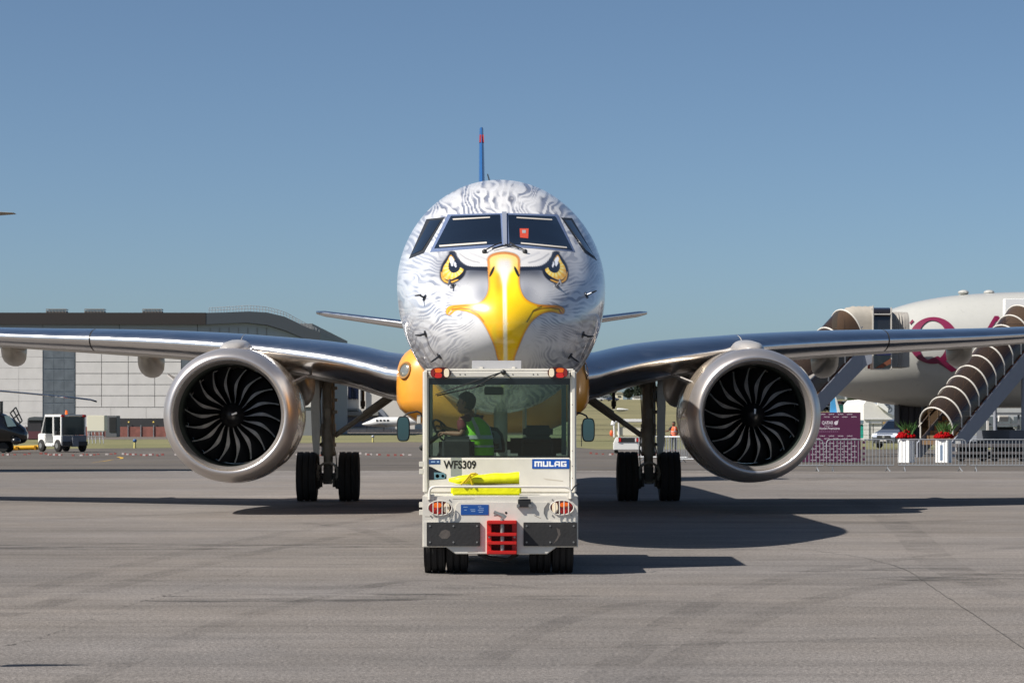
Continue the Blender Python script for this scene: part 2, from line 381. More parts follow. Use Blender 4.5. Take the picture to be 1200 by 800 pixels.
def sdline(px, py, pts):
    d = np.full(px.shape, 1e9)
    for (ax, ay), (bx, by) in zip(pts, pts[1:]):
        ex, ey = bx - ax, by - ay; t = np.clip(((px - ax) * ex + (py - ay) * ey) / (ex * ex + ey * ey), 0, 1)
        d = np.minimum(d, np.hypot(px - ax - ex * t, py - ay - ey * t))
    return d
Z2 = lambda pts: [(450 + a / 4.444, 280 + b / 4.444) for a, b in pts]
Z7 = lambda pts: [(510 + a / 7.5, 240 + b / 7.5) for a, b in pts]
def livery(P):
    """airbrushed eagle head: colour of the paint at each point of the nose"""
    cam_l = JI @ Vector((0, 0, EYE))
    wx = JO.x + P[:, 0] * math.cos(TH) - P[:, 1] * math.sin(TH); wy = JO.y + P[:, 0] * math.sin(TH) + P[:, 1] * math.cos(TH)
    x = 600 + wx / wy * F; y = HOR - (P[:, 2] - EYE) / wy * F
    n = len(P); col = np.tile(srgb((212, 212, 213)), (n, 1))
    def over(c, a):
        nonlocal col
        c = np.asarray(c); c = srgb(c) if c.ndim == 1 and c.max() > 1.001 else c
        col = col * (1 - a[:, None]) + c * a[:, None]
    AX = 590.9
    # feathers: contour lines of a warped field, lying along the sides, flowing back over the crown
    X, D, Zz = P[:, 0], P[:, 1], P[:, 2]
    w1 = vnoise(X * 2.1 + 50, D * .5 + 50, Zz * 1.8 + 50, 1) - .5; w2 = vnoise(X * 5.5 + 9, D * .9 + 9, Zz * 3.2 + 9, 2) - .5; w3 = vnoise(X * 12 + 9, D * 2 + 9, Zz * 8 + 9, 3) - .5
    top = sm(4.42, 4.72, Zz + .25 * w1)
    w4 = vnoise(X * 3 + 19, D * 2.0 + 9, Zz * 6 + 29, 7) - .5
    fs = Zz * 7.6 + w1 * 2.0 + w2 * 2.3 + w3 * .6
    A1 = Zz * 10.5 + w1 * 3.0 + w2 * 3.4 + w3 * 1.0; B1 = np.abs(X) * 2.6 + D * 1.5 + w2 * .8
    A2 = X * 10.0 + w1 * 2.0 + w2 * 2.2 + w4 * 3.0 + w3 * .8; B2 = Zz * 3.2 + D * 1.0
    def strands(A, B_, sd): return .68 * vnoise(A + 60, B_ + 60, 0 * A + 3.3, sd) + .32 * vnoise(A * 1.9 + 60, B_ * 2.1 + 60, 0 * A + 7.1, sd + 1)
    cx0, cy0 = AX, 352.0; rr0 = np.hypot(x - cx0, y - cy0) + 1e-6; tt0 = np.arctan2(y - cy0, x - cx0)
    wob = (vnoise(x / 9 + 40, y / 9 + 40, 0 * x + 2.2, 21) - .5) * 1.7 + (vnoise(x / 20 + 40, y / 20 + 40, 0 * x + 5.2, 22) - .5) * 3.4 + (vnoise(x / 4.2 + 40, y / 4.2 + 40, 0 * x + 8.2, 23) - .5) * .22
    ph = tt0 * 104 / (2 * math.pi) + wob
    s1 = np.sin(2 * math.pi * ph); en = vnoise(x / 6.5 + 40, y / 6.5 + 40, 0 * x + 1.4, 24); en = np.clip(.5 + 3.2 * (en - .42), .0, 1.15)
    s2 = np.sin(2 * math.pi * (ph + .21)); s3 = np.sin(2 * math.pi * (ph * 1.9 + wob))
    line = sm(-.1, .4, s1) * .95 * en
    thin = np.exp(-((s1 + .0) / .38) ** 2) * sm(-.2, .5, s2) * en * 1.0
    lt = sm(-.5, -.95, s1) * (1 - .5 * en)
    # calm, feather-free cheeks
    dx = np.abs(x - AX)
    calm = np.clip(1.5 * np.exp(-((dx - 34) / 24) ** 2 - ((y - 338) / 24) ** 2) + 1.6 * np.exp(-((dx - 16) / 27) ** 2 - ((y - 402) / 32) ** 2) + 1.2 * np.exp(-((dx) / 70) ** 2 - ((y - 300) / 16) ** 2), 0, 1)
    fw = 1 - calm
    over((120, 126, 144), np.clip(line, 0, 1) * fw * .95)
    over((78, 82, 98), np.clip(thin, 0, 1) * fw * .85)
    over((226, 227, 230), np.clip(lt, 0, 1) * fw * .8)
    # soft blue-grey washes at the sides and darker feathers low on both flanks
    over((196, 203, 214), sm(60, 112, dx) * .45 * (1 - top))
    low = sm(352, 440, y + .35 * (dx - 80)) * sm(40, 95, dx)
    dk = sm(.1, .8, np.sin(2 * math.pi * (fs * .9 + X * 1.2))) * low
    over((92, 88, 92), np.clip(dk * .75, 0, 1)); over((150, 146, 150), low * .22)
    over((205, 208, 214), .35 * np.exp(-((dx - 60) / 30) ** 2 - ((y - 405) / 22) ** 2))
    # cool shading round the eyes and beside the beak
    m = lambda pts, f: f(pts)
    mx = np.where(x > AX, 2 * AX - x, x)           # mirrored coordinate: right half folded on the left
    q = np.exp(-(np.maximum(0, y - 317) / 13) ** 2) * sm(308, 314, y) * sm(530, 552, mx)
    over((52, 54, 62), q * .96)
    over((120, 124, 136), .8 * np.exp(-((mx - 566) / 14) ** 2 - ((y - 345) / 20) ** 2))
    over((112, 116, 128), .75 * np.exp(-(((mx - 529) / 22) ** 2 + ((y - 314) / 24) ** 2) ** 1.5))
    # brow of white down
    brow = smooth_poly(Z7([(170, 395), (172, 420), (205, 470), (250, 512), (320, 538), (400, 542), (480, 545), (620, 540), (620, 380), (400, 370)]))
    e = sdf(mx, y, brow) + .5 * np.sin(mx * 2.4 + y)
    over((220, 218, 216), sm(.7, -.6, e))
    over((120, 122, 130), .55 * sm(1.6, .2, sdline(mx, y, Z7([(215, 430), (270, 470), (330, 495), (390, 508)]))))
    over((170, 172, 178), .4 * sm(2.5, .2, sdline(mx, y, Z7([(300, 420), (380, 450), (450, 480)]))))
    band = smooth_poly(Z7([(118, 415), (175, 408), (202, 462), (245, 512), (310, 541), (480, 545), (480, 578), (320, 574), (262, 574), (205, 536), (172, 492), (150, 452)]))
        # eyes
    eye = smooth_poly(Z7([(135, 418), (95, 470), (58, 530), (42, 600), (52, 655), (90, 690), (140, 696), (205, 668), (252, 625), (272, 572), (262, 545), (215, 520), (185, 480), (162, 440)]))
    over((70, 60, 50), sm(1.6, -.2, sdf(mx, y, eye)) * .7)
    over((22, 20, 22), sm(.4, -.4, sdf(mx, y, eye)))
    rim = smooth_poly(Z7([(50, 590), (58, 650), (92, 682), (138, 688), (200, 662), (190, 655), (138, 672), (98, 666), (72, 640), (60, 600)]))
    over((226, 168, 60), sm(.3, -.3, sdf(mx, y, rim)) * .9)
    iris = smooth_poly(Z7([(135, 440), (103, 500), (76, 540), (64, 590), (74, 636), (108, 658), (150, 652), (205, 622), (240, 588), (246, 557), (212, 532), (185, 500), (160, 460)]))
    iw = sm(.3, -.3, sdf(mx, y, iris)); icx, icy = 510 + 165 / 7.5, 240 + 548 / 7.5
    ang = np.arctan2(y - icy, mx - icx); rr = np.hypot(mx - icx, y - icy)
    over((238, 190, 24), iw); over((244, 232, 150), iw * np.clip(np.sin(ang * 15) * .5 + .55, 0, 1) * sm(4, 7, rr) * sm(286, 322, y + 0) * .95)
    over((214, 140, 25), iw * sm(9.5, 13, rr) * .6); over((214, 140, 25), iw * sm(7, 5, rr) * .35)
    pup = smooth_poly(Z7([(118, 516), (118, 562), (136, 590), (168, 598), (204, 580), (220, 548), (208, 510), (185, 496), (170, 488), (136, 494)]))
    over((24, 26, 34), sm(.3, -.3, sdf(mx, y, pup)))
    hl = smooth_poly(Z7([(138, 452), (158, 476), (178, 506), (186, 538), (180, 552), (172, 540), (165, 522), (152, 540), (140, 526), (132, 500), (124, 478)]))
    over((238, 242, 250), sm(.3, -.3, sdf(mx, y, hl))); over((24, 26, 34), sm(.8, .2, sdline(mx, y, Z7([(166, 498), (160, 535)]))))
    over((26, 27, 36), sm(.5, -.5, sdf(mx, y, band)) * .96)
    # beak
    beak = smooth_poly(Z2([(540, 130), (540, 100), (565, 78), (625, 67), (682, 78), (706, 102), (708, 140), (705, 200), (712, 262), (737, 310), (790, 338), (850, 344), (905, 347), (937, 362), (938, 385), (918, 390), (880, 380), (838, 384), (800, 403), (762, 440), (731, 492), (706, 550), (682, 612), (672, 640), (602, 640), (576, 562), (550, 500), (522, 447), (490, 407), (450, 384), (400, 372), (370, 374), (347, 394), (324, 388), (328, 362), (352, 347), (420, 341), (488, 334), (524, 310), (543, 265), (543, 200)]))
    bd = sdf(x, y, beak); bw = sm(.35, -.35, bd)
    over((70, 50, 40), sm(1.5, -.3, bd) * .75)
    inn = -bd; bx = AX + (y - 300) * .012
    g = np.clip((x - bx) / 22, -1, 1)
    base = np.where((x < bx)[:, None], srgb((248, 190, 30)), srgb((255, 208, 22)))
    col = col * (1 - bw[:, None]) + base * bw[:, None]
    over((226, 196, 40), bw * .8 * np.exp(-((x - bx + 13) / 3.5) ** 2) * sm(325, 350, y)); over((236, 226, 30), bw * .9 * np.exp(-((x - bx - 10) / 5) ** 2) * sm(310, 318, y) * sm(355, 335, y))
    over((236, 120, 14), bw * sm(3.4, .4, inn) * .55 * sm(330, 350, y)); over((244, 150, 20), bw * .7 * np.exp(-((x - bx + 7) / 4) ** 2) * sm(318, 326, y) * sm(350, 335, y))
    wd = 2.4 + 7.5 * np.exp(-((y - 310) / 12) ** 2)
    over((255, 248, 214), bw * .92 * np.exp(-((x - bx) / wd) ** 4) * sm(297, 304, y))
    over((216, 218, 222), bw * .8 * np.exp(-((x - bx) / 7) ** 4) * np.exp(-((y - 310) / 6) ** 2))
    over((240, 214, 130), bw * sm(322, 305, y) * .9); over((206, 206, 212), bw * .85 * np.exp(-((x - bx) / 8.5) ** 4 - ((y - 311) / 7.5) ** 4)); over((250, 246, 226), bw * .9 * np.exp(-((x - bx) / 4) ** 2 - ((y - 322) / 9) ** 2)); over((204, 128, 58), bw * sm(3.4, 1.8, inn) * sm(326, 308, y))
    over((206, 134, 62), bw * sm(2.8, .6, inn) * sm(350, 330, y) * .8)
    nos = lambda cx, cy, s: np.hypot(((x - cx) - s * (y - cy) * .42) / 1.8, (y - cy) / 6.3)
    for cx, s in ((510 + 499 / 7.5, -1), (510 + 716 / 7.5, 1)): over((24, 20, 14), sm(1.15, .85, nos(cx, 240 + 587 / 7.5, s)) * bw)
    for pts, c, ww in (([(345, 386), (356, 366), (400, 360), (450, 366), (492, 378)], (120, 42, 22), 1.3), ([(335, 384), (340, 366), (365, 353), (420, 349), (480, 348)], (222, 110, 34), 1.4),
                       ([(922, 384), (912, 366), (870, 358), (820, 362), (775, 378)], (120, 42, 22), 1.3), ([(934, 378), (920, 357), (870, 350), (800, 350)], (210, 108, 40), 1.4),
                       ([(455, 372), (490, 392), (520, 430)], (170, 110, 20), 1.5), ([(820, 352), (780, 372), (745, 430)], (90, 90, 20), 1.6), ([(338, 388), (352, 374)], (236, 190, 180), 1.1), ([(928, 386), (915, 378)], (200, 90, 80), 1.0)):
        over(c, bw * sm(ww, .2, sdline(x, y, Z2(pts))) * .85)
    over((120, 110, 60), sm(.45, .05, np.abs(x - bx + .2)) * bw * sm(352, 356, y) * sm(388, 384, y) * .6)
    # behind the painted head the body goes plain
    back = sm(5.3, 6.2, D); over((228, 226, 222), back)
    # belly and flanks aft of the head carry warm gold feathers
    aft = sm(9.0, 11.5, D) * sm(3.3, 2.7, Zz); over((196, 132, 48), aft * .95)
    lowaft = sm(6.5, 9, D) * sm(2.6, 2.1, Zz + .2 * w1); over((160, 112, 58), lowaft * .8)
    return col
me, FP = fuselage()
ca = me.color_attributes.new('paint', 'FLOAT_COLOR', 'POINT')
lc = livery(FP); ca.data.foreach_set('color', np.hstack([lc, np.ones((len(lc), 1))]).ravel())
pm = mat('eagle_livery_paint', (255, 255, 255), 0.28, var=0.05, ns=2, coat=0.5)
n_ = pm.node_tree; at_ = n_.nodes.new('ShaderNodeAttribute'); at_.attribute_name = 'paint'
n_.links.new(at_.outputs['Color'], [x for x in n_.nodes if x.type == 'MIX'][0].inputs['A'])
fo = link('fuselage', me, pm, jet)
sub = B(); dd_ = list(5.6 * np.linspace(.03, 1, 90) ** 2); tt_ = np.linspace(0, 2 * math.pi, 140, endpoint=False)
fp_ = [[tuple(p) for p in fus(np.full(140, d), tt_)] for d in dd_]; sub.loft(fp_)
BV = BVHTree.FromPolygons([Vector(v) for v in sub.v], sub.f)
CL = JI @ Vector((0, 0, EYE))
def hit(x, y):
    d = (J(x, y, 30) - CL).normalized(); p, n, i, t = BV.ray_cast(CL, d)
    if p is None: return None, None
    if n.dot(d) > 0: n = -n
    return p, n
def patch(b, c, off=.006, nu=14, nv=10, skirt=.02):
    """panel laid on the nose; c = four corners TL TR BR BL as seen in the photo"""
    c = [Vector((*q, 0)) for q in c]; vs = []; inn = []
    for j in range(nv + 1):
        for i in range(nu + 1):
            u, v = i / nu, j / nv; q = (c[0] * (1 - u) + c[1] * u) * (1 - v) + (c[3] * (1 - u) + c[2] * u) * v
            p, n = hit(q.x, q.y)
            if p is None: p, n = Vector(vs[-1]), Vector((0, 0, 0))
            vs.append(tuple(p + n * off)); inn.append(tuple(p - n * skirt))
    w = nu + 1; fs = [(j * w + i, j * w + i + 1, (j + 1) * w + i + 1, (j + 1) * w + i) for j in range(nv) for i in range(nu)]
    edge = [i for i in range(nu)] + [j * w + nu for j in range(nv)] + [nv * w + i for i in range(nu, 0, -1)] + [j * w for j in range(nv, 0, -1)]
    k = len(vs); fs += [(edge[i], edge[(i + 1) % len(edge)], edge[(i + 1) % len(edge)] + k, edge[i] + k) for i in range(len(edge))]
    b.add(vs + inn, fs); return b
Z1 = lambda pts: [(450 + a / 4.444, 140 + b / 4.444) for a, b in pts]
FRM = mat('windscreen_frame', (112, 128, 162), .4, .3, var=.25, ns=40)
PANE = mat('cockpit_glass', (12, 18, 27), .03, coat=1, spec=.8)
patch(B(), Z1([(332, 496), (622, 489), (626, 662), (240, 692)]), .005).build('windscreen_frame', FRM, jet, local=True, smooth=60)
patch(B(), Z1([(624, 489), (905, 496), (992, 688), (628, 662)]), .005).build('windscreen_frame', FRM, jet, local=True, smooth=60)
wl = patch(B(), Z1([(350, 506), (604, 499), (612, 650), (264, 674)]), .013).build('windscreen', PANE, jet, local=True, smooth=60)
wr = patch(B(), Z1([(646, 500), (890, 508), (976, 680), (652, 650)]), .013).build('windscreen', PANE, jet, local=True, smooth=60)
patch(B(), Z1([(614, 489), (638, 489), (640, 664), (622, 664)]), .028).build('windscreen_post', mat('bright_metal', (190, 196, 210), .3, .6), jet, local=True, smooth=60)
HL = mat('heater_strip', (196, 190, 180), .5)
for pane, q in ((wl, [(360, 522), (552, 513), (552, 518), (362, 528)]), (wl, [(290, 660), (535, 643), (536, 651), (292, 668)]), (wr, [(690, 514), (872, 524), (874, 530), (690, 519)]), (wr, [(712, 646), (948, 668), (950, 675), (712, 653)])):
    patch(B(), Z1(q), .018, 8, 1).build('edge_strip', HL, pane, local=True)
b = patch(B(), Z1([(706, 573), (752, 573), (750, 624), (708, 620)]), .016, 4, 4); b.build('red_placard', mat('orange_red', (190, 70, 48), .5, var=.3, ns=60), wr, local=True)
patch(B(), Z1([(718, 582), (738, 582), (737, 598), (720, 598)]), .019, 2, 2).build('placard_symbol', mat('dim_white', (150, 150, 150), .4), wr, local=True)
SIDE = mat('side_window_glass', (14, 16, 18), .06, coat=1)
SF = mat('side_window_seal', (34, 36, 40), .5)
for fr, pn in (([(222, 520), (316, 510), (208, 696), (130, 726)], [(240, 530), (300, 524), (200, 682), (146, 706)]), ([(922, 512), (978, 514), (1108, 734), (1042, 692)], [(938, 526), (972, 528), (1094, 716), (1048, 682)])):
    f_o = patch(B(), Z1(fr), .004).build('side_window', SF, jet, local=True, smooth=60); patch(B(), Z1(pn), .010).build('pane', SIDE, f_o, local=True, smooth=60)
# wipers
def on(x, y, o): p, n = hit(x, y); return p + n * o
for pts, tip in (([(597, 289), (586, 291.5), (577, 294)], [(568, 296.5), (572, 294.5), (580, 290), (588, 287)]), ([(592, 289), (601, 291), (608, 293)], [(615, 296.5), (611, 294.5), (604, 291), (597, 287)])):
    b = B(); b.tube([on(x, y, .03) for x, y in pts], .011, 6); b.ball(tuple(on(*tip[0], .02)), .035, 8, 6)
    w_ = b.build('wiper', DARK, jet, local=True); b = B(); b.tube([on(x, y, .035) for x, y in tip], .009, 6); b.build('wiper_blade', BLACK, w_, local=True)
# probes
PB = mat('probe_metal', (70, 72, 78), .35, .8)
for (x, y, dx, dy) in ((498, 349, -1, .2), (499, 391, -1, 0), (515, 417, -.8, .5), (531, 335.5, -.3, 1), (687, 346, 1, -.3), (683, 392, 1, 0), (668, 417, .8, .5), (652, 335.5, .3, 1)):
    p, n = hit(x, y); b = B(); b.rev([(.001, .0), (.045, .0), (.045, .012), (.001, .012)], (0, 0, 0), 'y', 12)
    q = n.to_track_quat('Y', 'Z').to_matrix(); b.v = [tuple(p + q @ Vector(v)) for v in b.v]
    e = p + n * .09; t = Vector((dx * .05, -.10, -dy * .06)); b.cyl(p, e, .016, .011, 8); b.cyl(e + t * .3, e + t, .013, .008, 8); b.cyl(e - t * .4, e + t * .3, .013, .013, 8)
    b.build('air_probe', PB if abs(y - 335.5) > .1 else mat('probe_pale', (112, 114, 120), .4, .3), jet, local=True)
b = B(); b.loft([[(-.06 + .02, 5.0, 5.2), (-.06, 5.25, 5.2), (-.08, 5.0, 5.2), (-.06, 4.85, 5.2)], [(-.04, 5.25, 5.52), (-.045, 5.32, 5.52), (-.06, 5.25, 5.52), (-.045, 5.2, 5.52)]])
for i, v in enumerate(b.v): b.v[i] = (v[0] - .02 - (v[2] - 5.2) * .3, v[1] + 1.2, v[2] - .06)
b.build('antenna', PB, jet, local=True)

# ---- wings
WG = mat('wing_grey_paint', (176, 172, 164), .38, .0, var=.1, ns=3, coat=.2, stretch=(.5, 3, 1))
CHROME = mat('polished_slat', (226, 226, 228), .19, 1.0, var=.10, ns=3, stretch=(.6, 2, 2), bump=.12, bs=2.5)
wx_ = [0, 1.78, 2.6, 3.5, 4.35, 5, 6.5, 10.2, 14, 16.6, 17.5]
wz_ = [2.30, 2.50, 2.72, 2.88, 3.0, 3.08, 3.2, 3.40, 3.72, 4.15, 4.6]
wd_ = [12.6, 13.35, 13.75, 14.2, 14.65, 15.0, 15.8, 17.75, 19.7, 21.2, 22.3]
wc_ = [8.2, 7.5, 7.1, 6.6, 6.1, 5.6, 5.0, 3.7, 2.6, 1.9, .7]
wt_ = [.13, .125, .12, .115, .11, .11, .11, .105, .10, .09, .08]
def wsec(x):
    return [float(interp(wx_, q, x)) for q in (wd_, wz_, wc_, wt_)]
def foil(n0, n1, N=14, part='all'):
    """(t, sign) samples of an aerofoil loop between chord fractions"""
    ts = [n0 + (n1 - n0) * (1 - math.cos(math.pi * i / N)) / 2 if part == 'all' else n0 + (n1 - n0) * (i / N) ** 2 for i in range(N + 1)]
    return ts
def th(t): return 5 * (.2969 * math.sqrt(t) - .126 * t - .3516 * t * t + .2843 * t ** 3 - .1015 * t ** 4)
def ring(x, side, t0, t1, grow=0.0, N=14, droop=0.055, t1u=None):
    d, z, c, tt = wsec(x); up = []; lo = []
    for i in range(N + 1):
        t = t0 + ((t1u or t1) - t0) * (i / N) ** 1.8
        h = th(t) * tt * c + grow; camb = .012 * math.sin(math.pi * t) * c - droop * t * c * .6
        up.append((side * x, d + t * c - (grow if t == 0 else 0), z + camb + h * 1.0))
        t = t0 + (t1 - t0) * (i / N) ** 1.8; h = th(t) * tt * c + grow; camb = .012 * math.sin(math.pi * t) * c - droop * t * c * .6
        lo.append((side * x, d + t * c - (grow if t == 0 else 0), z + camb - h * .95))
    if t0 == 0: lo = lo[1:]
    return up[::-1] + lo
LAMP = mat('landing_lamp_glass', (150, 150, 140), .1, .6, coat=1)
FAIR = mat('belly_fairing_gold', (226, 154, 52), .35, var=.12, ns=2, coat=.4)
def mirror(side, p): return (side * p[0], p[1], p[2])
def make_wing(side):
    b = B(); xs = [.6, 1.78, 2.2, 2.6, 3, 3.5, 4, 4.35, 4.7, 5, 5.7, 6.5, 8, 10.2, 12, 14, 15.5, 16.6, 17.1, 17.5]
    b.loft([ring(x, side, 0, 1, -.004) for x in xs]); w = b.build('wing', WG, jet, local=True, smooth=50)
    for a, e in ((1.55, 4.73), (4.75, 7.80), (7.83, 11.2), (11.23, 16.5)):
        n = 8; b = B(); b.loft([ring(a + (e - a) * i / n, side, 0, .125, .006, 10, t1u=.34) for i in range(n + 1)]); b.build('slat', CHROME, w, local=True, smooth=50)
    for xx in (7.815, 11.215):
        b = B(); b.loft([ring(xx - .022, side, 0, .13, .003, 8, t1u=.33), ring(xx + .022, side, 0, .13, .003, 8, t1u=.33)]); b.build('slat_joint', BLACK, w, local=True)
    # seam between slat and underside
    b = B(); 
    for i in range(30):
        x = 1.8 + 14.6 * i / 29; r = ring(x, side, .1355, .1445, .0035, 1); b.v += [r[2], r[3]]
    b.f = [(2 * i, 2 * i + 1, 2 * i + 3, 2 * i + 2) for i in range(29)]; b.mi = [0] * 29
    b.build('slat_seam', DARK, w, local=True, smooth=0)
    # flap track fairings
    for xx, w2, zb, y0, y1 in ((3.9, .30, .95, -.6, 2.6), (7.05, .25, .62, -.3, 2.4), (10.05, .23, .52, -.2, 1.9)):
        d, z, c, tt = wsec(xx); rings = []
        d0 = d + c * .62
        for i in range(11):
            t = i / 10; rr = math.sin(math.pi * min(1, .07 + t * 1.0)) ** .55 if t < .5 else (1 - (t - .5) / .5 * .93) ** .8
            yy = d0 + y0 + (y1 - y0) * t
            sag = zb * rr
            rings.append([(side * xx + w2 * rr * math.cos(a), yy, z - .02 - sag * .45 + sag * .55 * (math.copysign(abs(math.sin(a)) ** .7, math.sin(a)))) for a in [2 * math.pi * k / 18 for k in range(18)]])
        b = B(); b.loft(rings); b.build('flap_track_fairing', WG, w, local=True, smooth=60)
    return w
WL = make_wing(-1); WR = make_wing(1)
b = B(); rg = []
for d, hw, zt, zb in ((12.35, .9, 2.5, 1.75), (12.45, 1.42, 2.86, 1.62), (12.7, 1.66, 3.02, 1.50), (13.2, 1.75, 3.12, 1.46), (15, 1.80, 3.2, 1.42), (20, 1.80, 3.2, 1.42), (22.5, 1.65, 2.9, 1.5), (24, 1.2, 2.5, 1.75)):
    rg.append([(hw * math.copysign(abs(math.cos(a)) ** .42, math.cos(a)) * (1 if math.sin(a) > -.2 else 1 - .36 * (-math.sin(a) - .2)), d, (zt + zb) / 2 + (zt - zb) / 2 * math.copysign(abs(math.sin(a)) ** .6, math.sin(a))) for a in [2 * math.pi * k / 48 for k in range(48)]])
b.loft(rg); bf = b.build('belly_fairing', FAIR, jet, local=True, smooth=60)
me_ = bf.data; BF = BVHTree.FromPolygons([v.co.copy() for v in me_.vertices], [tuple(p.vertices) for p in me_.polygons])
for px_, py_ in ((474.5, 434), (686, 434)):
    dv = (J(px_, py_, 30) - CL).normalized(); p, n, i_, t_ = BF.ray_cast(CL, dv)
    if n.dot(dv) > 0: n = -n
    q = n.to_track_quat('Y', 'Z').to_matrix()
    for nm, pr, m in (('light_bezel', [(.115, -.02), (.115, .02), (.145, .022), (.155, .004), (.16, -.02)], mat('bezel', (150, 110, 60), .4, .3)), ('landing_light', [(.118, -.02), (.118, .008), (.09, .022), (.04, .03), (.001, .032)], LAMP)):
        b = B(); b.rev(pr, (0, 0, 0), 'y', 24); b.v = [tuple(p + q @ Vector((v[0], v[1], v[2] * 1.05))) for v in b.v]; b.build(nm, m, bf, local=True, smooth=60)
# ---- tail
FINB = mat('fin_blue_paint', (18, 84, 146), .35, var=.08, coat=.4)
b = B(); rg = []
for z, d0, c, t in ((4.6, 32.6, 7, .30), (5.4, 34.2, 5.4, .26), (7.5, 36.6, 4.0, .2), (9.6, 38.9, 2.8, .15), (10.3, 39.7, 2.2, .12)):
    rg.append([(t * .5 * math.copysign(1, 1) * th(max(1e-4, q)) * 2.0 * sg, d0 + q * c, z) for q, sg in [(0, 1), (.05, 1), (.15, 1), (.3, 1), (.6, 1), (1, 1), (.6, -1), (.3, -1), (.15, -1), (.05, -1)]])
b.loft(rg); fin = b.build('tail_fin', FINB, jet, local=True, smooth=50)
b = B(); b.loft([[(q[0] * 1.05, q[1], q[2]) for q in [(-.066, 39.2, 9.8), (.066, 39.2, 9.8), (.05, 39.7, 9.8), (-.05, 39.7, 9.8)]], [(-.06, 39.45, 10.05), (.06, 39.45, 10.05), (.05, 40, 10.05), (-.05, 40, 10.05)]]); b.build('fin_flash', mat('coral_paint', (150, 50, 46), .4), fin, local=True)
b = B(); b.cyl((-.34, 37.5, 8.6 - 1.05), (.4, 37.5, 8.6 - 1.05), .02, n=6); b.build('aerial_rod', GALV, fin, local=True)
for s in (-1, 1):
    b = B(); rg = []; rg2 = []
    for x, d0, z, c, t in ((.2, 35.0, 4.1, 3.0, .3), (2.2, 36.4, 4.42, 2.3, .24), (4.5, 38.0, 4.78, 1.5, .16), (4.75, 38.4, 4.82, .8, .08)):
        lp = [(0, 1), (.03, 1), (.1, 1), (.3, 1), (.6, 1), (1, 1), (.6, -1), (.3, -1), (.1, -1), (.03, -1)]
        rg.append([(s * x, d0 + q * c, z + t * th(max(q, 1e-4)) * sg) for q, sg in lp]); rg2.append([(s * x, d0 - .01 + q * c * .12, z + (t * th(max(q * .12, 1e-4)) + .008) * sg) for q, sg in lp])
    b.loft(rg); st = b.build('tailplane', WG, jet, local=True, smooth=50); B().loft(rg2).build('leading_edge', CHROME, st, local=True, smooth=50)
